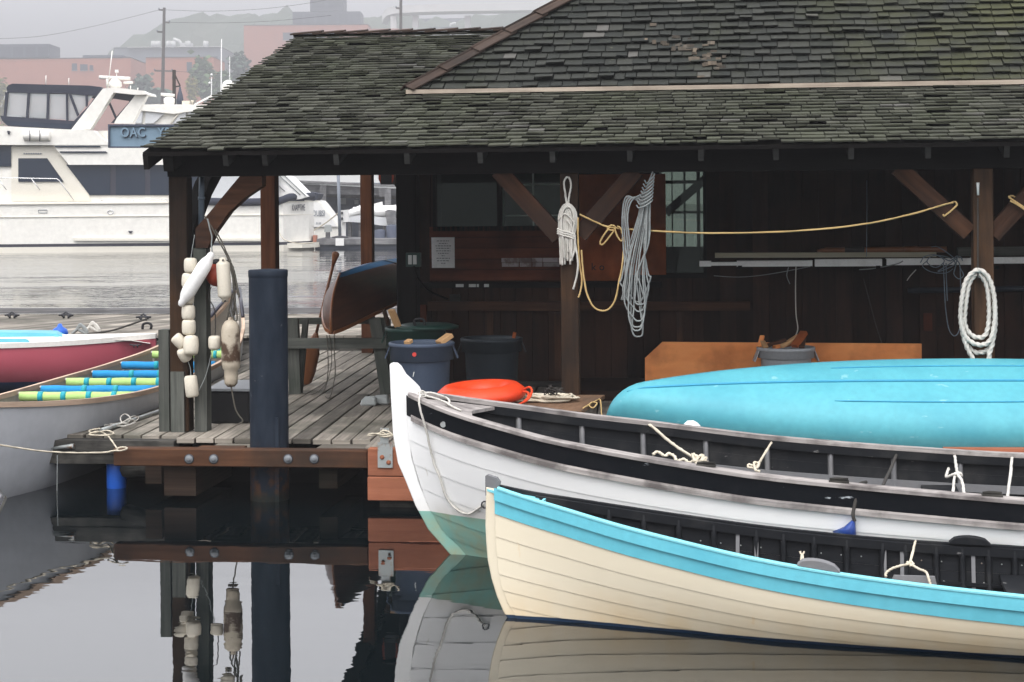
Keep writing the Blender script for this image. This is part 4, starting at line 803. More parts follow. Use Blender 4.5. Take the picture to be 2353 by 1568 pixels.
tag(m.build('wall_plank', paint('flaked_white_strip', (.30, .27, .27), .8, (.10, .06, .05), .8, 12, .45, .6, var=.3)), 'flaking whitish strip of boards across the red wall beside the notice', 'board')
# ============================================================ boats
def ipl(xs, ys):
    def f(x):
        if x <= xs[0]: return ys[0]
        for i in range(len(xs)-1):
            if x <= xs[i+1]:
                t_ = (x-xs[i])/(xs[i+1]-xs[i]); t2 = t_*t_*(3-2*t_)
                d0 = (ys[i+1]-ys[max(i-1, 0)])/(xs[i+1]-xs[max(i-1, 0)]); d1 = (ys[min(i+2, len(xs)-1)]-ys[i])/(xs[min(i+2, len(xs)-1)]-xs[i]); hh_ = xs[i+1]-xs[i]
                return (2*t_**3-3*t_**2+1)*ys[i]+(t_**3-2*t_**2+t_)*hh_*d0+(-2*t_**3+3*t_**2)*ys[i+1]+(t_**3-t_**2)*hh_*d1
        return ys[-1]
    return f
def paint2(name, top, bot, z0, rough=.38, dirt=None, below=.12, amt=.5, bd=None):
    t = NT(name); sp = t.n('SeparateXYZ'); t.l(t.n('NewGeometry').outputs['Position'], sp.inputs[0])
    nz = t.noise(3, 4, 'World'); z = t.math('ADD', sp.outputs[2], t.math('MULTIPLY', nz, .012))
    nf = t.noise(30, 3, 'World'); sm = t.ramp(t.noise(1.2, 5, 'World', (1, 1, .5)), .5, .75, 0, .22)
    c = t.mix(sm, top, sc3(top, .86))
    if dirt:
        s = t.math('MULTIPLY', t.ramp(z, z0+below, z0+.01, 0, 1), t.ramp(t.noise(4, 6, 'World', (1, 1, .3)), .35, .65, .15, amt)); c = t.mix(s, c, dirt)
        sc_ = t.ramp(t.noise(16, 6, 'World', (1, 1, .25)), .70, .74, 0, .35); c = t.mix(sc_, c, dirt)
    b = t.mix(t.ramp(t.noise(7, 6, 'World'), .4, .7, 0, .75), bot, bd or sc3(bot, .6))
    c = t.mix(t.ramp(z, z0+.002, z0-.002), c, b); t.bump(nf, .04, .01); return t.out(c, rough, .4)
class Boat:
    def __init__(s, A, u, S, B, ZS, ZK, stem, P, dA, fr, e=.010, lobe=.7):
        s.A, s.u = Vector(A), Vector(u).normalized(); s.n = Vector((s.u.y, -s.u.x, 0))
        if s.n.y > 0: s.n = -s.n
        s.S = S; s.b, s.zs, s.zk, s.stem, s.p = ipl(S, B), ipl(S, ZS), ipl(*ZK), ipl(*stem), P
        s.dA, s.fr, s.e, s.lobe = dA, fr, e, lobe; s.L = S[-1]
    def t(s, x, j):
        D_ = s.zs(x)-s.zk(x); k = len(s.dA)
        if j < k: return s.dA[j]/D_
        a = s.dA[-1]/D_; return a+(1-a)*s.fr[j-k]
    def at(s, x, side, t_, off=0, dz=0):
        z = s.zs(x)-(s.zs(x)-s.zk(x))*t_; h = .03+(s.b(x)-.03)*max(0, 1-t_**s.p(x))
        xl = x+s.stem(z)*math.exp(-x/s.lobe); q = s.A+s.u*xl+s.n*(side*(h+off)); q.z = z+dz; return q
    def s_at(s, px, side, t_=0):
        lo, hi = 0.0, s.L
        for _ in range(40):
            mid = (lo+hi)/2
            if proj(s.at(mid, side, t_))[0] < px: lo = mid
            else: hi = mid
        return lo
    def xs(s, n=44): return [s.L*(i/n)**1.35 for i in range(n+1)]
    def strip(s, m, j0, j1, side, o0, o1, xs=None, mi=0, close=True):
        xs = xs or s.xs(); rn = random.random(); o = len(m.v); K = 3; w = K+1+(2 if close else 0)
        for x in xs:
            a, b = s.t(x, j0), s.t(x, j1)
            for k in range(K+1): q = k/K; m.v.append(s.at(x, side, a+(b-a)*q, o0+(o1-o0)*q))
            if close: m.v += [s.at(x, side, b, o1), s.at(x, side, b, o0 if o1 > o0 else o1)]
        for i in range(len(xs)-1):
            for k in range(w-1):
                if k == K: continue
                m.face((o+i*w+k, o+i*w+k+1, o+(i+1)*w+k+1, o+(i+1)*w+k), [(xs[i], k*.05), (xs[i], k*.05+.05), (xs[i+1], k*.05+.05), (xs[i+1], k*.05)], rn, mi, k < K)
    def rail(s, m, side, tj, w, h, off, dz, x0=0, x1=None, rn=0.5, n=48):
        x1 = x1 or s.L; rings = []
        for i in range(n+1):
            x = x0+(x1-x0)*(i/n)**1.3; t_ = s.t(x, tj) if tj is not None else 0; p0 = s.at(x, side, t_, off); p1 = s.at(x, side, t_, off-w); 
            p1.z = p0.z; d_ = (p0-p1).normalized(); p1 = p0-d_*w; z_ = UPV*dz
            rings.append([p0+z_, p0+z_+UPV*h*.75, p0-d_*min(.008, w*.2)+z_+UPV*h, p1+z_+UPV*h, p1+z_])
        m.ring_loft(rings, True, True, rn, 0, False)
def whaleboat(bo, name, label, hullmat, top_parts, planks, stem_poly, stem_mat, th, floor_z, ribs, ribmat, thw, lx=None):
    base = bo.A+bo.u*2; e = thing(name, label, 'rowing boat', (base.x, base.y, 0)); k = len(bo.dA)
    m = MB()
    for side in (1, -1):
        for j in range(k-1, k-1+planks): bo.strip(m, j, j+1, side, 0, bo.e)
    m.build('hull', hullmat, e)
    for nm, j0, j1, mat, off in top_parts:
        for side in (1, -1):
            m = MB(); bo.strip(m, j0, j1, side, off, off+(.006 if off else .008)); m.build(nm, mat, e)
    m = MB()
    for side in (1, -1):
        bo.strip(m, 0, k-1, side, -.020, -.020, close=False) if k > 1 else None
        for j in range(k-1, k-1+planks-2): bo.strip(m, j, j+1, side, -.022, -.012)
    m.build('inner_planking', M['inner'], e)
    m = MB(); xs = [x for x in bo.xs(30) if 1.0 < x < bo.L-.6]; rings = []
    for x in xs:
        w = 0
        for q in range(1, 40):
            t_ = q/40; z = bo.zs(x)-(bo.zs(x)-bo.zk(x))*t_
            if z <= floor_z: w = (bo.at(x, 1, t_)-bo.at(x, -1, t_)).length/2-.02; break
        c = (bo.at(x, 1, 0)+bo.at(x, -1, 0))/2; c.z = floor_z; rings.append([c+bo.n*w, c+bo.n*w-UPV*.02, c-bo.n*w-UPV*.02, c-bo.n*w])
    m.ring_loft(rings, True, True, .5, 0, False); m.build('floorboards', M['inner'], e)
    m = MB(); o = bo.A-bo.n*th/2; m.prism(stem_poly, o, bo.u, UPV, bo.n*th); m.build('stem', stem_mat, e, .006)
    for px in ribs:
        x = bo.s_at(px, -1)
        for side in (-1, 1):
            m = MB(); m.tube([bo.at(x, side, .02+.62*q/6, -.034) for q in range(7)], .019, 4); m.build('frame', ribmat, e)
    for x, z, w in thw:
        t_ = (bo.zs(x)-z)/(bo.zs(x)-bo.zk(x)); m = MB(); m.bar(bo.at(x, 1, t_, -.02), bo.at(x, -1, t_, -.02), w, .025); m.build('thwart', M['inner'], e, .003)
    return e
# ---- white whaleboat
WB = Boat((-2.052, 10.948, 0), (.999, -.045, 0), [0, .2, .4, .7, 1, 1.4, 1.8, 2.2, 2.6, 3.0, 3.8, 5, 6.5, 7.6, 8.2], [.035, .235, .375, .525, .64, .745, .805, .840, .860, .878, .92, .93, .84, .5, .04],
          [.988, .942, .898, .842, .788, .734, .682, .634, .601, .573, .530, .52, .6, .75, .9], ([0, .5, 1.5, 8.2], [-.22, -.30, -.36, -.36]),
          ([-.4, 0, .15, .30, .437, .56, .736, 1.0, 1.2], [.62, .385, .235, .148, .098, .06, .025, .012, .01]), lambda x: 1.25+1.35*min(1, x/2.2), [0, .125], [.14, .28, .42, .56, .70, .85, 1.0], .005)
M['hullw'] = paint2('white_hull_green_bottom', (.79, .785, .77), (.20, .40, .34), .272, .36, (.42, .36, .26), .10, .45, (.30, .30, .18))
stw = [(-.095, 1.175), (-.085, 1.185), (-.055, 1.185), (-.03, 1.165), (.0, 1.115), (.05, 1.07), (.085, 1.035), (.105, .995), (.115, .95), (.06, .9), (.03, .86), (.045, .6), (.09, .44), (.15, .30), (.25, .15), (.40, 0), (.62, -.3), (.48, -.3), (.28, 0), (.144, .15), (.0625, .30), (.008, .437), (-.046, .56), (-.076, .736), (-.09, 1.008)]
wb = whaleboat(WB, 'whaleboat', 'white clinker whaleboat with black sheer strake and tall white stem head', M['hullw'], [('sheer_strake', 0, 1, M['navy'], 0)], 7, stw, M['hullw'], .062, .16, [1060, 1193, 1338, 1478, 1622, 1763, 1908, 2053, 2205, 2360], M['rib'], [(3.3, .34, .22), (4.6, .34, .22), (6.0, .36, .22)])
for side in (1, -1):
    part('cap_rail', M['capwood'], wb, lambda m: WB.rail(m, side, 0, .085, .026, .022, -.002, .02)); part('rub_rail', M['capwood'], wb, lambda m: WB.rail(m, side, 1, .036, .036, .030, -.018, .04))
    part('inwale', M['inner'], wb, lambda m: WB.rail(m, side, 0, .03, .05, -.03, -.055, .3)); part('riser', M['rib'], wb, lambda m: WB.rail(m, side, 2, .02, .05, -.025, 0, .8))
part('breasthook', M['capwood'], wb, lambda m: m.prism([(0.02, -.02), (.5, -.36), (.42, 0), (.5, .36), (.02, .02)], Vector((WB.A.x, WB.A.y, .955)), (WB.u-UPV*.20), WB.n, UPV*.02))
for px in (1624, 1930, 2283):
    x = WB.s_at(px, 1); c = WB.at(x, 1, 0, -.02, .028); part('rowlock_block', M['deckdark'], wb, lambda m: (m.bar(c-WB.u*.06, c+WB.u*.05, .05, .012), m.tube([c-WB.u*.055+UPV*.010, c-WB.u*.02+UPV*.016, c+WB.u*.045+UPV*.012], .010, 6)))
part('maker_plate', M['galv'], wb, lambda m: m.tube([WB.at(WB.s_at(1019, 1, .06), 1, .065, .004), WB.at(WB.s_at(1019, 1, .06), 1, .065, .014)], .018, 10))
# ---- cream whaleboat
CB = Boat((-1.305, 9.301, 0), (.998, -.058, 0), [0, .2, .4, .7, 1, 1.4, 1.8, 2.2, 2.6, 2.9, 3.4, 4.0, 4.5], [.028, .085, .152, .255, .337, .432, .50, .55, .60, .63, .64, .58, .42],
          [.684, .639, .601, .543, .491, .428, .381, .347, .324, .311, .31, .34, .39], ([0, .5, 1.5, 4.5], [-.16, -.2, -.22, -.2]),
          ([-.3, 0, .05, .10, .2, .35, .5, .7], [.34, .155, .128, .100, .068, .050, .044, .04]), lambda x: 1.3+1.4*min(1, x/1.5), [0, .062, .135], [.17, .32, .45, .57, .69, .82, 1.0], .004, .5)
M['hullc'] = paint2('cream_hull_blue_bottom', (.67, .60, .46), (.005, .022, .055), .024, .36, (.62, .42, .19), .22, .55)
stc = [(-.008, .690), (-.008, .60), (-.011, .49), (-.008, .40), (0, .30), (.02, .20), (.048, .11), (.082, .03), (.12, -.03), (.27, -.28), (.42, -.28), (.17, 0), (.125, .08), (.09, .18), (.06, .30), (.05, .45), (.045, .64), (.05, .68)]
cbt = whaleboat(CB, 'whaleboat', 'cream clinker rowing boat with turquoise gunwale band, nearest on the water', M['hullc'], [('sheer_strake', 0, 2, M['teal'], 0), ('gunwale_band', 0, 1, M['teal'], .014)], 7, stc, M['hullc'], .05, .06, [1400, 1480, 1560, 1640, 1738, 1800, 1870, 1945, 2027, 2080, 2150, 2210, 2270, 2330], M['inner'], [(2.75, .17, .18), (3.6, .2, .2)])
for side in (1, -1):
    part('gunwale_cap', M['aqua'] if side > 0 else M['inner'], cbt, lambda m: CB.rail(m, side, 0, .04, .012, .020, -.001, .02)); part('inwale', M['inner'], cbt, lambda m: CB.rail(m, side, 0, .028, .045, -.02, -.045, .22))
    part('riser', M['inner'], cbt, lambda m: CB.rail(m, side, 3, .02, .02, -.022, 0, .5))
part('stem_head', M['rib'], cbt, lambda m: m.prism([(-.010, .64), (.055, .672), (.068, .71), (.05, .735), (.0, .75), (-.010, .745)], CB.A-CB.n*.022, CB.u, UPV, CB.n*.044))
part('breasthook', M['aqua'], cbt, lambda m: m.prism([(.0, -.025), (.30, -.115), (.24, 0), (.30, .115), (.0, .025)], Vector((CB.A.x, CB.A.y, .665)), (CB.u-UPV*.21), CB.n, UPV*.012))
m = MB(); part('foredeck_facing', M['aqua'], cbt, lambda m: m.bar(CB.at(.27, 1, .0, -.01, -.03), CB.at(.27, -1, 0, -.01, -.03), .012, .05))
def pad(side, px0, px1, mat):
    a, b = CB.s_at(px0, side), CB.s_at(px1, side); n_ = 8; rings = []
    for i in range(n_+1):
        x = a+(b-a)*i/n_; h = .008+.036*math.sin(math.pi*i/n_)**.45; p0 = CB.at(x, side, 0, .012, .010); p1 = CB.at(x, side, 0, -.05, .010); p1.z = p0.z; rings.append([p0, p0+UPV*h, p1+UPV*h, p1])
    m = MB(); m.ring_loft(rings, True, True, .3, 0, False); m.build('rowlock_pad', mat, cbt, .003)
pad(1, 1832, 1930, M['rib']); pad(-1, 2180, 2276, M['inner'])
for px, y0, y1 in ((1696, 1212, 1276), (1739, 1216, 1282), (2032, 1255, 1310), (2072, 1258, 1325), (2235, 1300, 1358)):
    x = CB.s_at(px, -1, .1); q = CB.at(x, -1, .06, -.03); part('thole_strap', M['rib'], cbt, lambda m: m.bar(q+UPV*.005, q-UPV*.19+CB.n*.045, .020, .008, CB.n))
x = CB.s_at(2086, -1, .3); part('stretcher_board', M['rib'], cbt, lambda m: m.prism([(-.13, 0), (.13, 0), (.11, .085), (-.09, .085)], CB.at(x, 0, .2)*1+CB.n*.10+UPV*(.215-CB.at(x, 0, .2).z), CB.u, (UPV+CB.n*-.2), CB.n*.015))

m = MB()
for px in range(1560, 2360, 46):
    for t_ in (.16, .34, .52):
        x = CB.s_at(px+t_*30, -1, t_); c = CB.at(x, -1, t_, -.026); m.lathe([(.0, .0), (.0045, .001), (.0035, .004), (0, .005)], 6, Matrix.Translation(c) @ CB.n.to_track_quat('Z', 'Y').to_matrix().to_4x4())
m.build('rivets', M['galv'], cbt)['kind'] = 'stuff'
# ---- upturned turquoise canoe on the dock edge
C0, C1 = lat(1388, 12.93), lat(2353, 12.66); cu_ = (C1-C0).normalized(); cn_ = Vector((cu_.y, -cu_.x, 0)); cn_ = cn_ if cn_.y < 0 else -cn_
TH = R_(33); nn = cn_*math.cos(TH)-UPV*math.sin(TH); kk = UPV*math.cos(TH)+cn_*math.sin(TH); CL = 5.2
def canoe_pt(s_, a, off=0):                                          # a: 0 near gunwale .. pi far gunwale
    q = s_/CL; b = .445*max(0, math.sin(math.pi*min(max(q, .0), 1)))**.52; en = min(s_, CL-s_); hk = .275*(max(0, 1-(1-min(1, en/.27))**2.0))**.5*(1+.06*(2*q-1)**2)
    ex = .72; c, s__ = math.cos(a), math.sin(a); w = math.copysign(abs(c)**ex, c)*b; h = abs(s__)**ex*hk
    zc = .655-.075*abs(2*q-1)**3; sq = 1 if en > .5 else .5+.5*en/.5
    p = C0+cu_*s_+nn*(w)+kk*(h+off); p.z += zc; return p
SS = [CL*(.5-.5*math.cos(math.pi*i/60)) for i in range(61)]; NA = 26
cnx = thing('canoe', 'upturned turquoise canoe lying on the dock edge behind the white whaleboat', 'canoe', ((C0+C1)/2).to_tuple()[:2]+(ZD,))
m = MB(); m.ring_loft([[canoe_pt(x, math.pi*k/NA) for k in range(NA+1)] for x in SS], False, False); m.ring_loft([[canoe_pt(x, math.pi*k/NA, -.012) for k in range(NA+1)][::-1] for x in SS], False, False); m.build('hull', M['bluehull'], cnx)
M['gunw'] = paint('chipped_turquoise_gunwale', (.10, .46, .52), .6, (.30, .20, .15), .9, 9, .5, .58); M['keelblue'] = paint('darker_blue_strip', (.035, .27, .42), .4)
for a in (0.0, math.pi):
    m = MB(); m.ring_loft([[canoe_pt(x, a)+nn*i*.016+kk*j*.013+nn*(.010 if a == 0 else -.010) for i, j in ((-1, -1), (1, -1), (1, 1), (-1, 1))] for x in SS[3:-3]], True, True, .5, 0, False); m.build('gunwale', M['gunw'], cnx)
def strip_on(m, x0, x1, a, w=.009): m.tube([canoe_pt(x0+(x1-x0)*i/40, a+(.02*i/40), .002) for i in range(41)], lambda u: w*min(1, .3+14*u, .3+14*(1-u)), 6)
part('keel_strip', M['keelblue'], cnx, lambda m: strip_on(m, .16, 5.04, math.pi*.5, .011))
part('rubbing_strip', M['keelblue'], cnx, lambda m: strip_on(m, 1.62, 3.05, math.pi*.60, .006)); part('rubbing_strip', M['keelblue'], cnx, lambda m: strip_on(m, 1.62, 3.0, math.pi*.385, .006))

# ---- long grey paddling canoe on the left
GA, GB = lat(-25, 13.0), lat(543, 21.6); gu = (GB-GA).normalized(); gn = Vector((gu.y, -gu.x, 0)); GL = (GB-GA).length   # gn: right hand side
gb = ipl([0, .4, 1, 2, 3.2, 4.6, 6, 7.4, 8.2, GL], [.02, .20, .41, .55, .59, .57, .50, .32, .15, .03]); gz = ipl([0, .5, 1.2, 2.2, 3.5, 5, 6.3, 7.4, 8.2, GL], [.74, .69, .64, .594, .572, .566, .60, .72, .88, 1.12])
def gpt(s_, t_, side, off=0):
    en = min(s_, GL-s_); zk = -.16 if en > .9 else -.16+(.36 if s_ < GL/2 else .5)*(1-en/.9)**2
    z = gz(s_)-(gz(s_)-zk)*t_; p = GA+gu*s_+gn*(side*(.012+(gb(s_)-.012+off)*max(0, 1-t_**(1.5+1.2*min(1, en/1.5)))**.8)); p.z = z; return p
M['greyhull'] = paint('pale_grey_canoe_paint', (.42, .43, .45), .4, (.33, .34, .36), .5, 1.2); M['tan'] = paint('canoe_inside', (.34, .31, .265), .6, (.20, .18, .15), .6, 3); M['tanw'] = wood('pale_gunwale', (.42, .30, .22), (.62, .47, .36), (.25, .17, .12), .5, var=.08)
gc = thing('paddling_canoe', 'long grey canoe with foam noodles on its thwarts beside the dock', 'canoe', tuple((GA+GB)/2)[:2]+(0,))
gs = [GL*(i/56) for i in range(57)]; TT = [k/12 for k in range(13)]
m = MB()
for side in (1, -1): m.ring_loft([[gpt(x, t_, side) for t_ in TT] for x in gs], False, False)
m.build('hull', M['greyhull'], gc); m = MB()
for side in (1, -1): m.ring_loft([[gpt(x, t_, side, -.016) for t_ in TT[:-1]] for x in gs[1:-1]], False, False)
m.build('inner_skin', M['tan'], gc)
for side in (1, -1):
    m = MB(); m.ring_loft([[gpt(x, 0, side)+gn*side*a+UPV*b for a, b in ((.018, -.028), (.018, .012), (-.020, .012), (-.020, -.028))] for x in gs], True, True, .5, 0, False); m.build('gunwale', M['tanw'], gc)
part('stern_trim', M['stripe'], gc, lambda m: m.tube([gpt(8.0, 0, -1)+UPV*.02, gpt(GL, 0, -1)+UPV*.03, gpt(GL, 0, 1)+UPV*.03, gpt(8.0, 0, 1)+UPV*.02], .022, 6))
M['lime'] = paint('lime_foam', (.40, .60, .20), .8); M['noodle'] = paint('blue_foam', (.015, .24, .52), .8); M['tealtape'] = paint('teal_tape', (.01, .30, .36), .5)
def g_s(px):
    lo, hi = 0.0, 6.5
    for _ in range(40):
        q = (lo+hi)/2
        if proj(gpt(q, 0, -1))[0] < px: lo = q
        else: hi = q
    return lo
for px, col in ((30, 'lime'), (80, 'noodle'), (139, 'lime'), (200, 'noodle'), (267, 'noodle'), (338, 'lime'), (405, 'noodle'), (455, 'lime')):
    s_ = g_s(px); a, b = gpt(s_, .03, -1)+gn*.062-UPV*.015, gpt(s_, .03, 1)-gn*.062-UPV*.015
    th_ = part('thwart', M['tanw'], gc, lambda m: m.tube([a, b], .018, 8)); nd = part('foam_noodle', M[col], th_, lambda m: m.tube([a+(b-a)*(k/8)+UPV*.003*math.sin(k*1.9) for k in range(9)], .040, 12))
    part('band', M['tealtape'], th_, lambda m: [m.tube([a+(b-a)*q, a+(b-a)*(q+.045)], .0435, 12) for q in ((.16, .36, .58, .80) if col == 'lime' else (.35, .62))])
    part('lashing', M['ropewhite'], th_, lambda m: m.tube([a+gn*.0+Vector((0, 0, .035))-gn*.015, a+UPV*.02, a+gn*.01-UPV*.05, a+gn*.015-UPV*.14], .012, 6))
# ---- red sailing dinghy
DR = 20.6
M['crimson'] = paint2('crimson_hull_blue_bottom', (.42, .085, .115), (.02, .045, .11), .13, .35, (.22, .05, .06), .2, .5); M['boatwhite'] = paint('dinghy_white', (.76, .73, .68), .35)
rd = thing('sailing_dinghy', 'crimson hulled dinghy with white deck under a turquoise cover', 'sailing dinghy', (lat(120, DR).x, lat(120, DR).y, 0))
RA = lat(356, DR+.55); ru = -RT                                        # from the bow aft
rb = ipl([0, .4, 1, 1.8, 3, 4.2], [.02, .25, .46, .60, .68, .66]); rz = ipl([0, 1, 2, 4.2], [.63, .585, .57, .55])
def rpt(s_, t_, side, off=0):
    en = s_; zk = -.1+(.42*(1-en/.9)**2 if en < .9 else 0); z = rz(s_)-(rz(s_)-zk)*t_; p = RA+ru*s_+FW*(-side*(.012+(rb(s_)+off)*max(0, 1-t_**(1.6+min(1, en)*1.2))**.75)); p.z = z; return p
rs = [4.2*(i/36)**1.3 for i in range(37)]; m = MB()
for side in (1, -1): m.ring_loft([[rpt(x, t_, side) for t_ in TT] for x in rs], False, False)
m.build('hull', M['crimson'], rd)
m = MB(); m.ring_loft([[rpt(x, 0, 1)+UPV*.012, rpt(x, 0, 1)*.5+rpt(x, 0, -1)*.5+UPV*(.012+.10*rb(x)), rpt(x, 0, -1)+UPV*.012] for x in rs], False, False); m.build('deck', M['boatwhite'], rd)
m = MB()
for side in (1, -1): m.ring_loft([[rpt(x, 0, side)-FW*side*a+UPV*b for a, b in ((.018, -.04), (.022, .018), (-.01, .018), (-.01, -.04))] for x in rs], True, True, .5, 0, False)
m.build('sheer_rail', M['boatwhite'], rd)
def rloc(px, py, dd): return V(px, py, DR+dd)
m = MB(); m.ring_loft([[V(x, ya, DR+.25), V(x, yb, DR+.55), V(x, yb+1, DR+.9), V(x, ya-3, DR+1.2)] for x, ya, yb in ((-120, 785, 770), (60, 787, 774), (85, 784, 776), (110, 779, 773), (300, 783, 780), (345, 790, 788))], True, True, .5); m.build('foredeck_crown', M['boatwhite'], rd)
m = MB(); m.ring_loft([[V(x, yc, DR+.35), V(x, yb, DR+.45), V(x, ya, DR+.75), V(x, yb-2, DR+1.1), V(x, yc-2, DR+1.15)] for x, ya, yb, yc in ((-140, 757, 762, 786), (0, 758.5, 764, 785), (100, 759, 766, 785), (132, 760, 767, 778), (142, 765, 771, 776), (158, 774, 776, 777.5))], True, True, .5, 0, False); m.build('cover', M['bluehull'], rd)
m = MB(); m.ring_loft([[V(x, yb, DR+.02), V(x, ya, DR+.06), V(x, ya-1, DR+.3), V(x, yb-6, DR+.3)] for x, ya, yb in ((-140, 779, 796), (58, 779.5, 796), (64, 781, 796), (70, 787, 797), (90, 793, 797.5))], True, True, .5, 0, False); m.build('cover_flap', M['bluehull'], rd)
part('mast_step', M['float'], rd, lambda m: boxpx(m, 180, 198, 771, DR+.4, .12, 0, 784)); part('deck_fitting', M['redball'], rd, lambda m: boxpx(m, 158, 165, 776, DR+.4, .06, 0, 783))
part('cleat', M['iron'], rd, lambda m: (m.tube([V(298, 792, DR-.02), V(306, 793.5, DR-.02), V(318, 793.5, DR-.02), V(325, 792, DR-.02)], .008, 6), m.tube([V(308, 793, DR-.02), V(308, 799, DR-.02)], .008, 6), m.tube([V(316, 793, DR-.02), V(316, 799, DR-.02)], .008, 6)))
m = MB(); c = V(138, 766, 21.9); m.lathe([(.03, -.10), (.085, -.06), (.10, 0), (.085, .05), (.035, .08), (.022, .115), (.0, .12)], 16, Matrix.Translation(c)); m.lathe([(.004, .0), (.05, -.02), (.0, -.05)], 10, Matrix.Translation(c+RT*-.09) @ Matrix.Rotation(R_(75), 4, 'Y')); tag(m.build('mooring_buoy', M['bluevinyl']), 'bright blue round fender tied by the red dinghy', 'buoy')
# ---- plank float further out
ZP = .38
pf = thing('plank_float', 'low weathered plank float crossing the water behind the red dinghy', 'dock', (lat(150, 25).x, lat(150, 25).y, ZP))
PA, PB = onz(-900, 771, ZP), onz(960, 771, ZP); pu = (PB-PA); pl_ = pu.length; pu.normalize(); pv = Vector((-pu.y, pu.x, 0)); pd_ = (onz(400, 722, ZP)-onz(400, 771, ZP)).dot(pv)
m = MB(); skew = pu*1.6; k = 0
while k*.19 < pl_:
    a = PA+pu*k*.19; b = a+pu*.178; z_ = UPV*.035; q = skew+pv*pd_; m.hexa([a-z_, b-z_, b, a, a+q-z_, b+q-z_, b+q, a+q]); k += 1
m.build('planks', M['deck'], pf)
part('front_beam', M['wale'], pf, lambda m: m.bar(PA-pv*.05-UPV*.03, PA+pu*(pl_*.66)-pv*.05-UPV*.03, .1, .09)); part('front_beam', M['deckdark'], pf, lambda m: m.bar(PA-UPV*.16, PB-UPV*.16, .12, .17))
part('back_rail', M['pier'], pf, lambda m: m.bar(PA+skew*.9+pv*(pd_-.05)+UPV*.06, PB+skew*.9+pv*(pd_-.05)+UPV*.06, .10, .09)); part('float_tank', M['dark'], pf, lambda m: m.bar(PA+pv*pd_*.5-UPV*.36, PB+pv*pd_*.5-UPV*.36, pd_*.9, .3))
for px, py in ((28, 728), (152, 728), (330, 733)):
    c = onz(px, py+4, ZP); part('cleat', M['iron'], pf, lambda m: (m.tube([c-pu*.12+UPV*.05, c-pu*.05+UPV*.06, c+pu*.05+UPV*.06, c+pu*.12+UPV*.05], .018, 6), m.tube([c-pu*.04, c-pu*.04+UPV*.06], .018, 6), m.tube([c+pu*.04, c+pu*.04+UPV*.06], .018, 6), m.tube(catmull([c-pu*.07+UPV*.03, c+UPV*.10, c+pu*.08+UPV*.02, c+pu*.01+UPV*.09], 4), .014, 6)))
c = onz(337, 757, ZP); part('cleat', M['black'], pf, lambda m: m.tube(catmull([c-pu*.06, c-pu*.05+UPV*.07, c+pu*.02+UPV*.09, c+pu*.07+UPV*.06, c+pu*.06], 4), .02, 6))
m = MB(); m.tube(catmull([onz(200, 768, ZP), onz(260, 764, ZP)+UPV*.03, c+UPV*.15], 6), .014, 6); tag(m.build('mooring_line', M['ropedark']), 'black taut line from the red dinghy to a cleat on the plank float', 'rope')
for k, (px, py) in enumerate(((185, 757), (213, 752))):
    c = onz(px, py+10, ZP); m = MB(); m.tube(catmull([c-pu*.12, c+UPV*.06-pu*.05, c+UPV*.13, c+UPV*.05+pu*.06, c+pu*.10, c+pu*.02+UPV*.03, c-pu*.04+UPV*.08, c+pu*.04+UPV*.10, c+pu*.10+UPV*.02], 5), .022, 6); tag(m.build('rope_bundle', M['ropewhite' if k else 'ropegrey']), ['knotted grey rope beside the blue fender on the plank float', 'white knotted rope end on the plank float right of the grey knot'][k], 'rope')
# ============================================================ loose things: ropes, floats, bins, boards
def rope(name, pts, r, mat, label, cat='rope', group=None, n=6, sides=9, lobes=3, parent=None, closed=False, caps=True):
    m = MB(); P = catmull(pts, n, closed); m.tube(P, r, sides, closed, caps, lobes if r > .004 else 0, (2*math.pi/3)/(r*2.3), .50)
    o = m.build(name, mat, parent)
    return tag(o, label, cat, group) if label else o
def ropes(name, paths, mat, label, cat='rope', n=6, sides=9):
    """one rope lying in several bights, a single thing"""
    m = MB()
    for r, pts, cl in paths: m.tube(catmull(pts, n, cl), r, sides, cl, True, 3 if r > .004 else 0, (2*math.pi/3)/(r*2.3), .50)
    return tag(m.build(name, mat), label, cat)
def pts_y(y, L_): return [ony(p[0], p[1], y+(p[2] if len(p) > 2 else 0)) for p in L_]
YF = YP-.10
# --- corner post: fenders and float string
def spindle(mb, a, b, r, tip=.35, neck=.3, n=16):
    d, s1, s2 = basis(b-a); ln = (b-a).length; prof = [(0, .0), (0.01, neck*.6), (.05, neck), (.10, neck*1.05), (tip*.5, .85), (tip*.75, 1), (1-tip*.75, 1), (1-tip*.5, .85), (.90, neck*1.05), (.95, neck), (.99, neck*.6), (1, 0)]
    mb.ring_loft([[a+(b-a)*q+(s1*math.cos(2*math.pi*k/n)+s2*math.sin(2*math.pi*k/n))*r*max(w, .02) for k in range(n)] for q, w in prof])
e = thing('fender', 'long clean white fender hanging slantwise across the corner post', 'fender', ony(455, 700, YF-.06), 'fenders hung on the corner post')
part('body', M['vinyl'], e, lambda m: spindle(m, ony(489, 580, YF-.07), ony(413, 704, YF-.10), .056, .36, .5)); part('lanyard', M['ropegrey'], e, lambda m: m.tube(catmull(pts_y(YF-.07, [(477, 503), (482, 525), (487, 545), (486, 562), (488, 583)]), 5), .0055, 6))
e = thing('fender', 'short white ribbed fender hanging upright in front of the red ball', 'fender', ony(515, 690, YF), 'fenders hung on the corner post')
m = MB(); a, b = ony(512, 601, YF-.05), ony(517, 686, YF-.05); d, s1, s2 = basis(b-a)
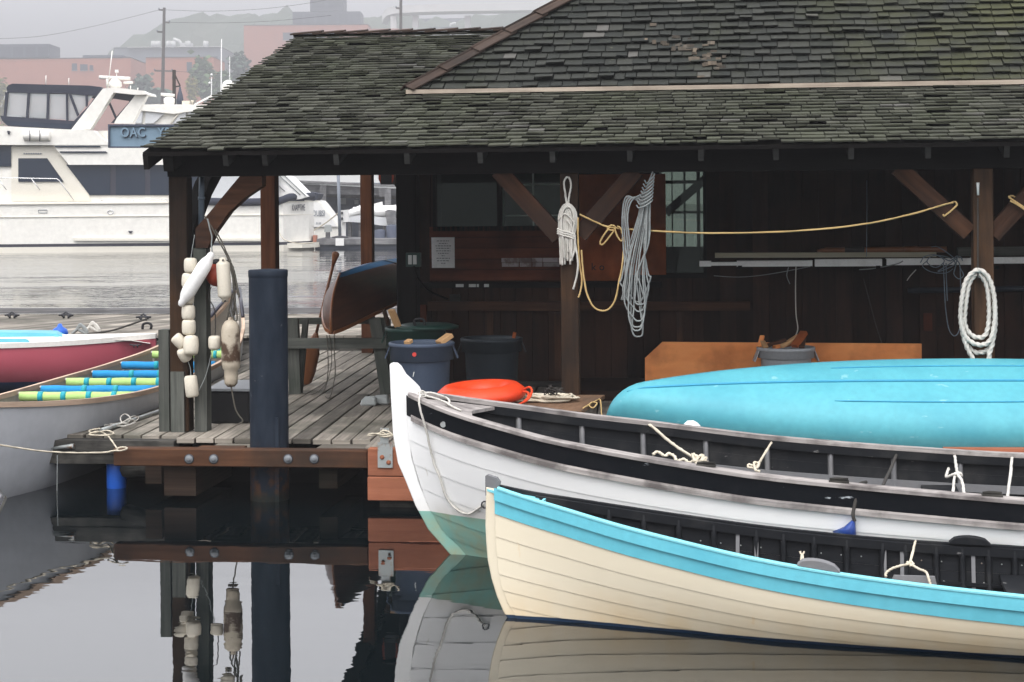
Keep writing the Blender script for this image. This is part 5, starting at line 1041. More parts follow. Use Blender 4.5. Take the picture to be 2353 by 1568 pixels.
m.ring_loft([[a+(b-a)*q+(s1*math.cos(2*math.pi*k/28)+s2*math.sin(2*math.pi*k/28))*.053*w*(1-.035*(k % 2)) for k in range(28)] for q, w in ((-.10, .45), (-.02, .5), (0, .62), (.05, .95), (.1, 1), (.9, 1), (.95, .95), (1, .6), (1.02, .5), (1.10, .42))]); m.build('body', M['float'], e)
part('eye', M['black'], e, lambda m: [m.tube([c, c-FW*.028], .007, 8) for c in (ony(513, 598, YF-.07), ony(518, 692, YF-.07))])
c = ony(498, 632, YF+.06); e = thing('ball_fender', 'dark red ball fender half hidden behind the white ribbed fender', 'fender', c-UPV*.09, 'fenders hung on the corner post')
part('ball', M['redball'], e, lambda m: m.lathe([(.086*math.cos(R_(a)), .092*math.sin(R_(a))) for a in range(-88, 89, 16)], 20, Matrix.Translation(c))); part('neck', M['black'], e, lambda m: m.lathe([(.035, .07), (.028, .12), (.01, .125)], 12, Matrix.Translation(c)))
e = thing('fender', 'grimy old cylinder fender with dark stains hanging lowest beside the pile', 'fender', ony(532, 890, YF-.04), 'fenders hung on the corner post')
m = MB(); a = ony(531, 890, YF-.04); hgt = ony(531, 728, YF-.04).z-a.z
m.lathe([(.0, .0), (.030, .004), (.050, .03), (.054, .08), (.052, hgt*.24), (.066, hgt*.27), (.073, hgt*.33), (.073, hgt*.80), (.066, hgt*.87), (.045, hgt*.93), (.020, hgt*.955), (.018, hgt*.985), (.0, hgt)], 22, Matrix.Translation(a)); m.build('body', M['fendergrey'], e)
part('lanyard', M['ropeolive'], e, lambda m: m.tube(catmull(pts_y(YF-.04, [(531, 730), (526, 715), (522, 735), (529, 700), (535, 675), (541, 700), (545, 733), (538, 735), (532, 705), (537, 680)]), 5), .006, 6)); part('tail', M['ropeolive'], e, lambda m: m.tube(catmull(pts_y(YF-.06, [(531, 888), (536, 915), (541, 940), (549, 955), (558, 968), (548, 975)]), 5), .006, 6))
ropes('hanging_line', [(.007, pts_y(YF-.03, [(470, 497), (485, 520), (505, 558), (524, 596), (536, 640), (538, 680)]), False), (.007, pts_y(YF-.03, [(494, 528), (508, 552), (524, 588), (531, 602)]), False), (.013, pts_y(YF-.01, [(508, 606), (518, 600), (528, 604), (536, 620), (542, 650), (548, 678)]), False), (.012, pts_y(YF-.02, [(512, 612), (522, 606), (532, 620), (538, 660), (539, 700), (537, 725)]), False), (.009, pts_y(YF-.02, [(520, 602), (534, 616), (543, 650), (550, 684)]), False)], M['ropeolive'], 'frayed dark olive ropes draped from the curved brace over the fenders')
rope('hanging_line', pts_y(YF-.01, [(486, 660), (480, 672), (482, 690), (493, 712), (495, 745), (494, 775)]), .0055, M['ropedark'], 'dark thin cord holding the single float right of the post')
# string of floats: built once, copied
fm = MB(); fm.lathe([(.0, -.058), (.030, -.057), (.044, -.050), (.050, -.035), (.052, 0), (.050, .035), (.044, .050), (.030, .057), (.0, .058)], 20); fp = tag(fm.build('net_float', M['float'], None, 0, (0, 0, 0)), 'x', 'float', 'foam floats strung on the corner post')
flist = [(438, 610, 0, 1, 'topmost cream foam float of the string on the corner post'), (433, 645, .06, 1.02, 'second cream float from the top, partly behind the slanting fender'), (432, 683, .15, .95, 'third cream float from the top, mostly hidden by the slanting fender'), (433, 718, .0, 1.02, 'fourth cream float from the top, just below the slanting fender tip'),
         (434, 752, .0, 1.05, 'fifth cream float from the top, lowest of the straight string'), (412, 784, .75, .95, 'tilted cream float sticking out left of the cluster'), (424, 815, .6, .95, 'cream float hanging at the bottom of the tilted cluster'), (439, 794, -.22, 1.15, 'large cream float in front of the tilted cluster'), (493, 788, 0, .95, 'single dingy float hanging right of the grey side post')]
for i, (px, py, tl, sc, lab) in enumerate(flist):
    o = fp if i == 0 else fp.copy()
    if i: COL.objects.link(o)
    o.location = ony(px, py, YF-.045-(.05 if i in (7,) else 0)); o.rotation_euler = (0, tl, i*.7); o.scale = (sc, sc, sc*(1.0 if i != 7 else 1.15)); o['label'] = lab
m = MB(); c = ony(440, 888, YF-.05); m.lathe([(.0, -.085), (.040, -.083), (.050, -.070), (.052, .0), (.050, .070), (.040, .083), (.0, .085)], 18, Matrix.Translation(c) @ Matrix.Rotation(-.1, 4, 'Y')); tag(m.build('net_float', M['float']), 'longest cream float hanging alone below the cluster on a thin line', 'float', 'foam floats strung on the corner post')
ropes('float_line', [(.0042, pts_y(YF-.045, [(447, 540), (443, 565), (439, 594), (437, 640), (433, 700), (434, 760), (420, 790), (430, 825), (437, 845), (439, 868)]), False), (.0042, pts_y(YF-.045, [(452, 906), (462, 888), (474, 860), (483, 825), (489, 802)]), False)], M['ropegrey'], 'thin pale line stringing the cream foam floats together', n=4, sides=6)
# storage tub, sawhorse, wooden canoe, paddle
M['lidgrey'] = paint('grey_lid', (.22, .23, .24), .6)
q = onz(522, 974, ZD); e = thing('storage_tub', 'black storage tub with a grey lid between the corner post and pile', 'tub', (q.x, q.y+.2, ZD))
m = MB(); x0, x1 = ony(482, 930, q.y).x, ony(570, 930, q.y).x; m.hexa([(x0, q.y, ZD+.002), (x0, q.y+.42, ZD+.002), (x0-.01, q.y+.43, ZD+.26), (x0-.01, q.y-.01, ZD+.26), (x1, q.y, ZD+.002), (x1, q.y+.42, ZD+.002), (x1+.01, q.y+.43, ZD+.26), (x1+.01, q.y-.01, ZD+.26)]); m.build('body', M['black'], e, .012)
part('lid', M['lidgrey'], e, lambda m: m.hexa([(x0-.02, q.y-.02, ZD+.265), (x0-.02, q.y+.44, ZD+.285), (x0-.02, q.y+.44, ZD+.31), (x0-.02, q.y-.02, ZD+.285), (x1+.02, q.y-.02, ZD+.265), (x1+.02, q.y+.44, ZD+.285), (x1+.02, q.y+.44, ZD+.31), (x1+.02, q.y-.02, ZD+.285)]))
S1, S2 = onz(682, 905, ZD), onz(879, 910, ZD); sy = (S1.y+S2.y)/2
sh = thing('sawhorse', 'weathered grey timber sawhorse holding up the wooden canoe bow', 'sawhorse', ((S1.x+S2.x)/2, sy+.3, ZD))
def zpy(px, py, y): return ony(px, py, y).z
part('rail', M['postgrey'], sh, lambda m: m.bar(ony(655, 789, sy-.02), ony(893, 789, sy-.02), .06, .095)); part('rail', M['postgrey'], sh, lambda m: m.bar(ony(655, 738, sy+.55), ony(893, 737, sy+.55), .07, .06))
for (a, b, yy, w) in (((672, 733), (681, 905), 0, .11), ((698, 735), (690, 903), .08, .05), ((862, 733), (882, 911), 0, .11), ((886, 735), (893, 905), .10, .05)):
    p0 = ony(a[0], a[1], sy+.06); p1 = onz(b[0], b[1], ZD); p1.y = sy+.04+yy; part('leg', M['postgrey'], sh, lambda m: m.bar(p0+Vector((0, yy, 0)), Vector((p1.x, p1.y, ZD+.001)), w, .055, Vector((0, 1, 0))))
for a in (676, 880): p0 = ony(a, 742, sy+.58); part('leg', M['postgrey'], sh, lambda m: m.bar(p0, Vector((p0.x, sy+.68, ZD+.001)), .09, .05, Vector((0, 1, 0))))
wx = ony(757, 700, 15.75).x+.02; wy0 = 15.72; WLn = 4.6
wc = thing('wooden_canoe', 'upturned cedar canoe with a blue bottom resting bow first on the sawhorse', 'canoe', (wx, 18, 1.0))
def wpt(s_, t_, side):
    q = s_/WLn; b = .41*max(0, math.sin(math.pi*min(max(q, 0), 1)))**.72; en = min(s_, WLn-s_); sheer = 1.235-.225*abs(2*q-1)**2.2; keel = 1.585-.05*abs(2*q-1)**2
    z = sheer+(keel-sheer)*t_; st = .16*(t_*1.9-.42)**2 if s_ < WLn/2 else 0; w = b*max(0, 1-t_**(2.1))**.62
    if s_ < .6: st += .16*max(0, t_-.62)**1.6*(1-s_/.6)
    return Vector((wx+side*(.01+w), wy0+s_+st, z))
ws = [WLn*(i/46) for i in range(47)]; T2 = [k/14 for k in range(15)]
m = MB()
for side in (1, -1): m.ring_loft([[wpt(x, t_, side) for t_ in T2] for x in ws], False, False, mif=lambda i, j: 1 if T2[j] > .90 else 0)
M['bluebottom'] = paint('blue_canoe_bottom', (.045, .20, .42), .4, (.03, .15, .33), .5, 3); m.build('hull', [M['canoewood'], M['bluebottom']], wc)
m = MB(); m.tube([wpt(0, t_, 0)+Vector((0, -.006, 0)) for t_ in T2], .012, 8); m.build('stem_band', M['varn'], wc)
for side in (1, -1): m = MB(); m.ring_loft([[wpt(x, 0, side)+Vector((side*a, 0, b)) for a, b in ((-.012, -.012), (.016, -.012), (.016, .02), (-.012, .02))] for x in ws], True, True, .5, 0, False); m.build('gunwale', M['varn'], wc)
pb = onz(698, 884, ZD); pt_ = ony(771, 586, pb.y-.25); pd = thing('paddle', 'varnished wooden paddle leaning upright behind the sawhorse', 'paddle', pb)
dd = (pt_-pb).normalized(); sd_ = dd.cross(Vector((0, 1, 0))).normalized(); up_ = sd_.cross(dd)
part('blade', M['varn'], pd, lambda m: m.ring_loft([[pb+dd*l+sd_*w*c+up_*t_*s_ for c, s_ in ((1, 0), (.6, 1), (-.6, 1), (-1, 0), (-.6, -1), (.6, -1))] for l, w, t_ in ((0, .03, .006), (.04, .07, .008), (.15, .085, .009), (.35, .08, .01), (.48, .045, .013), (.55, .018, .015))]))
part('shaft', M['varn'], pd, lambda m: m.tube([pb+dd*.5, pt_-dd*.05], .015, 10)); part('grip', M['varn'], pd, lambda m: m.ring_loft([[pt_+dd*l+sd_*w*c+up_*.014*s_ for c, s_ in ((1, 0), (.6, 1), (-.6, 1), (-1, 0), (-.6, -1), (.6, -1))] for l, w in ((-.11, .015), (-.05, .026), (0, .037), (.02, .036), (.03, .02))]))
ropes('hanging_line', [(.006, [ony(751, 770, sy-.06), ony(753, 800, sy-.07), ony(754, 850, sy-.08), ony(748, 890, sy-.1), onz(735, 912, ZD)+UPV*.01], False), (.006, [ony(768, 762, sy-.05), ony(768, 800, sy-.07), ony(770, 860, sy-.08), ony(762, 900, sy-.1), onz(756, 918, ZD)+UPV*.01, onz(748, 914, ZD)+UPV*.01], False), (.005, [ony(757, 770, sy-.06), ony(762, 830, sy-.07), ony(750, 880, sy-.1), onz(720, 908, ZD)+UPV*.01, onz(690, 906, ZD)+UPV*.01], False)], M['ropeolive'], 'thin brown cords hanging from the wooden canoe bow to the deck', n=5, sides=6)
for k, (px, py, w, lab) in enumerate(((848, 932, .075, 'small pale concrete block on the deck nearer the pile'), (874, 929, .085, 'small pale concrete block on the deck beside the sawhorse leg'))):
    c = onz(px, py, ZD); m = MB(); m.hexa([c+Vector(v) for v in ((-w, -.05, .002), (-w*.9, .07, .002), (-w*.7, .06, .075), (-w*.8, -.04, .06), (w, -.05, .002), (w*.9, .07, .002), (w*.7, .06, .08), (w*.85, -.04, .07))]); tag(m.build('block', M['concrete'], None, .012), lab, 'block', 'concrete blocks on the deck')
# bins
def can(label, cx, topy, d, r, h_, mat, band=True, handles=True, flare=1.0):
    c = lat(cx, d); e = thing('bin', label, 'bin', (c.x, c.y, ZD), 'bins along the shed wall'); zt_ = V(cx, topy, d).z-ZD
    T = Matrix.Translation((c.x, c.y, ZD)); b0 = zt_*.78
    m = MB(); m.lathe([(.0, .003), (r*.80, .003), (r*.82, .02), (r*.91, b0), (r*.93, b0+.006), (r*1.02 if band else r*.94, b0+.008), (r*1.0 if band else r*.97, zt_-.035), (r*1.05, zt_-.032), (r*1.06, zt_-.006), (r*1.03, zt_), (r*.96, zt_), (r*.95, zt_-.02), (r*.88, b0), (r*.78, .06), (.0, .06)], 40, T); m.build('body', mat, e)
    if handles:
        for s_ in (1, -1):
            a = Vector((c.x, c.y, ZD))+RT*s_*r*1.0+UPV*(zt_-.03); part('handle', mat, e, lambda m: m.hexa([a-FW*.07-UPV*.005, a+FW*.07-UPV*.005, a+FW*.06+RT*s_*.035-UPV*.10, a-FW*.06+RT*s_*.035-UPV*.10, a-FW*.07+UPV*.012, a+FW*.07+UPV*.012, a+FW*.06+RT*s_*.045-UPV*.095, a-FW*.06+RT*s_*.045-UPV*.095]))
    return e, c, zt_
e1, c1, z1 = can('blue grey bin with a small red dot, in front of the green bin', 966, 786, 14.2, .250, .67, M['bluebin'])
part('red_dot', M['red'], e1, lambda m: m.tube([V(952, 815, 13.945), V(952, 815, 13.925)], .017, 14)); part('white_scratch', M['dull_white'], e1, lambda m: m.bar(V(949, 866, 13.965), V(951.5, 855, 13.965), .006, .006))
e2_, c2, z2_ = can('dark blue bin standing against the shed wall right of the blue grey bin', 1127, 776, 15.7, .262, .65, M['darkbin'])
e3, c3, z3_ = can('dark green bin holding tall offcuts behind the blue grey bin', 952, 752, 15.1, .245, .8, M['greenbin'])
part('lid', M['greenbin'], e3, lambda m: m.lathe([(.27, z3_-.01), (.275, z3_+.01), (.2, z3_+.03), (0, z3_+.035)], 24, Matrix.Translation((c3.x+.10, c3.y, ZD)))); part('lid_handle', M['black'], e3, lambda m: m.tube(catmull([V(955, 752, 14.9), V(952, 738, 14.9), V(962, 733, 14.9), V(974, 736, 14.9), V(976, 752, 14.9)], 4), .012, 6))
e4, c4, z4_ = can('pale grey bin of split firewood in front of the plywood sheet', 1803, 797, 15.8, .245, .6, M['greybin'])
def scraps(label, cat, lst, mat):
    for k, (a, b, w, t_, lab, mt) in enumerate(lst):
        m = MB(); m.bar(a, b, w, t_); tag(m.build('offcut', M[mt or mat], None, .003), lab, cat, label)
scraps('timber offcuts in the bins', 'offcut', [(V(893, 748, 15.05), V(882, 712, 15.0), .03, .03, 'dark stick leaning out of the green bin', 'brace'), (V(915, 752, 15.0), V(899, 712, 14.95), .07, .03, 'pale plank end leaning out of the green bin beside the dark stick', 'pale'),
    (V(1008, 789, 14.15), V(1035, 770, 14.2), .10, .035, 'pale offcut sticking out of the right side of the blue grey bin', 'pale'), (V(934, 789, 14.1), V(943, 783, 14.15), .05, .03, 'small brown offcut showing at the left rim of the blue grey bin', 'pale'), (V(1180, 777, 15.7), V(1183, 764, 15.7), .06, .03, 'reddish wedge of wood standing up in the dark blue bin', 'plydark')], 'pale')
rg = random.Random(11); fw = [((1745, 797), (1752, 772), .04, 'ply'), ((1757, 796), (1806, 782), .06, 'brace'), ((1795, 797), (1836, 772), .055, 'pale'), ((1825, 796), (1848, 764), .07, 'plydark'), ((1778, 798), (1830, 788), .06, 'ply'), ((1760, 799), (1752, 785), .045, 'pale'), ((1842, 798), (1846, 778), .05, 'brace')]
fl_ = ['upright split log at the left rim of the grey bin', 'dark slat of firewood lying across the grey bin', 'pale split log rising to the right in the grey bin', 'tall dark red wedge of firewood at the right rim of the grey bin', 'orange split log lying flat across the grey bin', 'short pale chip of firewood at the left of the grey bin', 'short brown stick at the right rim of the grey bin']
for k, (a, b, w, mt) in enumerate(fw):
    m = MB(); m.bar(V(a[0], a[1], 15.72+rg.uniform(-.06, .1)), V(b[0], b[1], 15.78+rg.uniform(-.06, .1)), w, w*.55); tag(m.build('firewood', M[mt], None, .003), fl_[k], 'firewood', 'firewood in the grey bin')
# low platform with life ring and coil
pz = .712; e = thing('platform', 'low brown plank platform in front of the middle post', 'platform', (-1.3, 12.9, ZD))
px1 = onz(1336, 943, pz).x; pyf = onz(1300, 943, pz).y; m = MB(); px1b = onz(1382, 920, pz).x
for k in range(5):
    a = pyf+k*.2; m.hexa([(-2.0, a, pz-.03), (px1+(px1b-px1)*k*.2, a, pz-.03), (px1+(px1b-px1)*k*.2, a, pz), (-2.0, a, pz), (-2.0, a+.194, pz-.03), (px1+(px1b-px1)*(k+1)*.2, a+.194, pz-.03), (px1+(px1b-px1)*(k+1)*.2, a+.194, pz), (-2.0, a+.194, pz)])
M['platw'] = wood('brown_platform_wood', (.10, .058, .035), (.20, .12, .075), (.08, .06, .045), .5, var=.12); m.build('top', M['platw'], e, .003)
part('apron', M['postgrey'], e, lambda m: m.box(-1.9, px1-.05, pyf+.05, pyf+.09, ZD+.14, pz-.031))
for x in (-1.85, px1-.12):
    for y in (pyf+.10, pyf+.85): part('leg', M['postgrey'], e, lambda m: m.box(x-.04, x+.04, y, y+.08, ZD+.001, pz-.031))
part('foot_timber', M['postgrey'], e, lambda m: m.bar(Vector((px1-.3, pyf+.25, ZD+.04)), Vector((px1+.35, pyf+.3, ZD+.04)), .09, .075))
c = onz(1106, 905, pz+.07); e = thing('life_ring', 'bright orange life ring lying flat on the low platform', 'life ring', (c.x, c.y, pz))
tl = Matrix.Translation(c) @ Matrix.Rotation(R_(-2.5), 4, 'Y') @ Matrix.Rotation(R_(3), 4, 'X')
m = MB(); nR, nr = 48, 16; rings = [[tl @ Vector(((.235+.098*math.cos(b))*math.cos(a), (.235+.098*math.cos(b))*math.sin(a), .058*math.sin(b)+(.012 if 0 < math.sin(b) and abs(math.cos(b)) < .4 else 0))) for b in [2*math.pi*k/nr for k in range(nr)]] for a in [2*math.pi*k/nR for k in range(nR+1)]]
m.ring_loft(rings, True, False); m.build('ring', M['orange'], e)
part('grab_line', M['orangerope'], e, lambda m: (m.tube(catmull([V(1203, 896, 12.9), V(1215, 890, 12.8), V(1222, 896, 12.75), V(1219, 910, 12.7), V(1208, 922, 12.65), onz(1185, 933, pz+.015), onz(1160, 944, pz+.01), onz(1130, 946, pz+.02)], 5), .009, 8, False, True, 3, 60), m.tube(catmull([V(1201, 900, 12.9), V(1214, 903, 12.8), V(1213, 915, 12.75), V(1205, 922, 12.7)], 5), .009, 8), m.tube(catmull([V(1078, 935, 12.55), V(1087, 926, 12.55), V(1096, 922, 12.56), V(1106, 929, 12.55), V(1117, 938, 12.52)], 4), .009, 8)))
rg = random.Random(2); cc = onz(1262, 919, pz+.012); Pp = []
for k in range(64):
    a = k*.62; rr_ = .075+.065*((k*37) % 19)/19; Pp.append(cc+Vector((rr_*1.45*math.cos(a)+.02*math.sin(k), rr_*1.1*math.sin(a), .001+.035*(k/64)+.008*math.sin(k*2.3))))
Pp += [cc+Vector((.16, -.05, .01)), cc+Vector((.05, -.13, .004)), cc+Vector((-.12, -.1, .004)), cc+Vector((-.25, -.13, .003))]
rope('rope_coil', Pp, .011, M['ropecream'], 'cream rope coil flaked down on the platform beside the life ring', n=4)
Pp = [V(1262+18*math.sin(k*1.9)+k*.8, 900-9*math.cos(k*2.7)-(6 if k % 5 == 0 else 0), 12.95+.05*math.sin(k)) for k in range(26)]; Pp = [onz(1246, 914, pz+.02), V(1255, 905, 12.95), V(1267, 884, 12.97), V(1263, 893, 12.97)]+Pp
rope('tangled_line', Pp, .0045, M['ropedark'], 'dark tangled twine piled at the foot of the middle post', n=4, sides=5)
ropes('lashing', [(.006, [onz(1340, 938, pz+.008), onz(1355, 929, pz+.012), onz(1368, 922, pz+.012), V(1378, 918, 12.95), V(1381, 930, 12.9), V(1382, 950, 12.8), V(1385, 968, 12.75)], False), (.006, [V(1352, 930, 12.75), V(1362, 938, 12.72), V(1372, 927, 12.8), V(1360, 925, 12.85), V(1350, 934, 12.75)], False)], M['ropeyellow'], 'yellow cord lashed round the platform end beside the canoe tip', n=5, sides=7)
# yellow rope between the braces
yb = YP-.075
ropes('slack_rope', [(.0085, pts_y(yb-.01, [(1333, 493, .02), (1340, 497), (1370, 511), (1405, 523), (1500, 531), (1617, 536), (1740, 535), (1875, 528), (2000, 513), (2100, 491), (2168, 471), (2190, 466, .02)]), False), (.008, pts_y(yb-.015, [(1402, 522), (1388, 540), (1379, 558), (1385, 562), (1400, 545), (1414, 524), (1404, 518), (1396, 527), (1410, 530)]), False), (.008, pts_y(yb-.02, [(1412, 524), (1418, 542), (1427, 554), (1431, 545), (1427, 526), (1418, 520)]), False), (.0085, pts_y(yb-.02, [(1428, 530), (1433, 555), (1431, 600), (1423, 645), (1413, 690), (1398, 711), (1380, 714), (1362, 703), (1348, 672), (1340, 625), (1336, 575)]), False), (.0085, pts_y(yb-.02, [(1328, 500), (1328, 545), (1331, 600), (1337, 645), (1333, 672), (1329, 684)]), False),
      (.0085, pts_y(yb-.01, [(2170, 497), (2183, 487), (2196, 475), (2199, 470, .02), (2193, 464, .06), (2175, 474, .10), (2166, 490, .06), (2170, 497)]), False)], M['ropeyellow'], 'long yellow rope slung between the post braces with a hanging bight', n=7)
ropes('lashing', [(.0085, pts_y(yb-.01, [(2320, 455), (2335, 465), (2350, 475), (2365, 484, .03), (2356, 470, .1), (2330, 452, .1), (2319, 452, .04), (2320, 455)]), False), (.0085, pts_y(yb-.02, [(2321, 462), (2338, 471), (2356, 483)]), False)], M['ropeyellow'], 'pale yellow lashing round the brace at the right frame edge')
# coil on the middle post
yc = YP-.095; P_ = []; rr_ = .0088
pa = [(rr_, pts_y(yc, [(1303, 472), (1299, 445), (1296, 420), (1302, 408), (1309, 411), (1312, 428), (1308, 450), (1305, 474)]), False)]
for i in range(5):
    d_ = i*3.6; pa.append((rr_, pts_y(yc-.010*(i % 3), [(1288+d_*1.2, 608-i*7+(i % 2)*9), (1287+d_*1.1, 560), (1284+d_*.8, 520), (1286+d_*.9, 490), (1297+d_*.45, 471+d_*.8), (1311-d_*.1, 471+d_*.9), (1323-d_*.75, 488+d_*.5), (1325-d_*.8, 515), (1319-d_*.75, 545), (1315-d_*.3, 600-i*4)]), False))
for i in range(3): pa.append((rr_, pts_y(yc-.022, [(1280, 526+i*5), (1292, 531+i*5), (1306, 534+i*5), (1318, 539+i*5), (1322, 543+i*5, .03)]), False))
for i in range(4): pa.append((rr_, pts_y(yc-.006, [(1291+i*6.5, 600+(i % 2)*8), (1293+i*5.5, 560), (1296+i*4, 530), (1298+i*3.2, 500), (1300+i*2.6, 482)]), False))
pa.append((rr_, pts_y(yc-.018, [(1283, 505), (1296, 492), (1310, 500), (1322, 518)]), False))
pa.append((rr_, pts_y(yc-.012, [(1316, 500), (1309, 515), (1318, 540), (1324, 575), (1328, 605), (1324, 640), (1317, 665)]), False)); pa.append((rr_, pts_y(yc-.016, [(1302, 506), (1312, 520), (1321, 545), (1319, 580), (1310, 602)]), False))
ropes('rope_coil', pa, M['ropewhite'], 'white three strand rope coil hung on the middle post', n=6, sides=12)
# long grey hank
pa = []; yg = YP-.13; rg = random.Random(5)
for i in range(7):
    lx, rx = 1424+i*6.2+rg.uniform(-2, 2), 1498-i*4.6+rg.uniform(-2, 2); by = [694, 716, 738, 760, 774, 752, 700][i]; cx_ = (lx+rx)/2+rg.uniform(-4, 4)
    pa.append((.0074, pts_y(yg-.012*(i % 4)+.03, [(1478+i*2, 440), (1466+i*3, 500), ((lx+1458+i*4)/2, 580), (lx+4, 640), (lx+1, by-42), (cx_-9, by-7), (cx_+2, by), (cx_+13, by-9), (rx-4, by-55), (rx-9, 630), (1478+i*2, 560), (1480+i*2.2, 490), (1482+i*2, 440)]), False))
for i in range(4): pa.append((.0074, pts_y(yg+.03-.004*i, [(1478, 470-i*8), (1440+i*4, 452+i*3), (1430+i*4, 500), (1432+i*5, 560), (1437+i*5, 640), (1428+i*4, 690)]), False))
for i in range(8): pa.append((.0074, pts_y(yg-.02, [(1463+i*2.6, 472-i*8.2, .05), (1468+i*2.6, 478-i*8, .0), (1482+i*1.6, 474-i*8.5, -.02), (1496+i*.9, 464-i*8.5, .0), (1499+i*.6, 459-i*8.5, .05)]), False))
pa.append((.0074, pts_y(yg+.02, [(1490, 420), (1496, 405), (1500, 395)]), False))
ropes('rope_hank', pa, M['ropegrey'], 'long grey rope hank hanging from the beam right of the middle post', n=6, sides=9)
# thick white coil on the right post
yw_ = YP-.105; R3 = .0205
ropes('rope_coil', [(R3, pts_y(yw_, [(2247, 631), (2228, 650), (2219, 700), (2217, 745), (2232, 770), (2254, 776), (2268, 762), (2273, 715), (2267, 655)]), True), (R3, pts_y(yw_-.02, [(2247, 621), (2221, 643), (2210, 690), (2208, 740), (2222, 778), (2250, 793), (2275, 782), (2286, 735), (2284, 680), (2271, 638)]), True), (R3, pts_y(yw_+.015, [(2212, 690), (2209, 735), (2216, 780), (2234, 806), (2256, 810), (2277, 795), (2287, 745), (2284, 700)]), False), (R3, pts_y(yw_-.01, [(2210, 730), (2214, 765), (2222, 798), (2240, 832), (2250, 850)]), False), (R3, pts_y(yw_-.012, [(2284, 750), (2280, 790), (2273, 815), (2272, 850)]), False)], M['ropewhite'], 'thick white rope coil hanging on the right post above the canoe', n=8, sides=12)
rope('strap', pts_y(yw_-.022, [(2247, 455, .05), (2247, 520, .03), (2247, 600, .0), (2247, 640)]), .006, M['ropedark'], 'black strap holding the thick white coil to the right post', 'strap', lobes=0)
m = MB(); m.tube(pts_y(YP-.085, [(2247, 420), (2247, 432), (2247.5, 449)]), lambda u: .012-.004*u, 8); tag(m.build('peg', M['dull_white']), 'small white peg near the top of the right post', 'peg')
# spars and boards stored along the back wall
ysf = 16.55
for px in (1700, 2018, 2290, 2560): part('shelf_bracket', M['dark'], bh, lambda m: m.bar(ony(px, 615, YL-.01), ony(px, 614.5, ysf-.12), .04, .03)); 
e = thing('spar', 'long white painted spar in jointed lengths on the wall brackets', 'spar', ony(1980, 614, ysf))
for a, b, y0, y1, mt in ((1607, 1634, 600.5, 613, 'sparwhite'), (1634, 1693, 603, 611, 'sparwhite'), (1693, 1867, 600, 613.5, 'sparwhite'), (1873, 2027, 596.5, 613, 'sparwhite'), (2037, 2232, 595, 610, 'sparwhite'), (2232, 2600, 592, 606.5, 'sparwhite')):
    part('length', M[mt], e, lambda m: m.hexa([ony(a, y1, ysf-.04), ony(b, y1-(b-a)*.006, ysf-.04), ony(b, y0-(b-a)*.006, ysf-.04), ony(a, y0, ysf-.04), ony(a, y1, ysf-.04)+Vector((0, .09, 0)), ony(b, y1-(b-a)*.006, ysf-.04)+Vector((0, .09, 0)), ony(b, y0-(b-a)*.006, ysf-.04)+Vector((0, .09, 0)), ony(a, y0, ysf-.04)+Vector((0, .09, 0))]))
part('joint', M['dark'], e, lambda m: m.box(ony(2027, 600, ysf).x, ony(2037, 600, ysf).x, ysf-.038, ysf+.04, ony(2030, 611, ysf).z, ony(2030, 596, ysf).z))
M['tanboard'] = wood('tan_board', (.40, .37, .27), (.55, .51, .39), None, var=.1)
m = MB(); m.bar(ony(1643, 587, ysf+.1), ony(2150, 585, ysf+.1), .12, .045); tag(m.build('board', M['tanboard']), 'long tan board lying on top of the white spar', 'board')
e = thing('boat_mast', 'varnished tapered mast with dark bands lying above the tan board', 'mast', ony(2030, 580, ysf+.12))
part('shaft', M['varn'], e, lambda m: m.tube([ony(1877, 576.5, ysf+.10), ony(1900, 575.8, ysf+.1), ony(1940, 575.3, ysf+.1), ony(2060, 574.5, ysf+.1), ony(2175, 573.5, ysf+.1)], lambda u: .010+.018*min(1, 5*u), 12)); part('dark_band', M['ropedark'], e, lambda m: m.tube([ony(1941, 575.3, ysf+.1), ony(1986, 575, ysf+.1)], .0292, 12)); part('collar', M['varn'], e, lambda m: m.tube([ony(2077, 574.5, ysf+.1), ony(2108, 574.3, ysf+.1)], .034, 12))
m = MB(); m.bar(ony(2200, 579, ysf+.12), ony(2600, 573, ysf+.12), .10, .08); tag(m.build('timber', M['postgrey']), 'stacked grey timbers behind the right post on the wall brackets', 'timber')
ropes('tangled_line', [(.006, pts_y(ysf-.09, [(2115, 604), (2125, 590), (2150, 586), (2170, 600), (2150, 615), (2130, 602), (2145, 588), (2180, 592), (2195, 606), (2175, 618), (2155, 624), (2185, 605), (2205, 590), (2212, 600)]), False), (.006, pts_y(ysf-.1, [(2165, 592), (2185, 600), (2200, 588), (2195, 615), (2192, 630), (2203, 641), (2214, 633), (2206, 615), (2200, 600), (2160, 570), (2140, 568)]), False), (.006, pts_y(ysf-.1, [(2168, 605), (2170, 660), (2173, 710), (2180, 755), (2192, 772), (2203, 762), (2208, 730), (2207, 640), (2206, 612)]), False), (.006, pts_y(ysf-.1, [(2174, 605), (2175, 650), (2177, 692)]), False), (.005, pts_y(ysf-.1, [(2130, 600), (2120, 612), (2140, 625), (2172, 628), (2190, 618)]), False)], M['ropeblue'], 'blue grey line tangled over the white spar with a long hanging bight', n=5, sides=6)
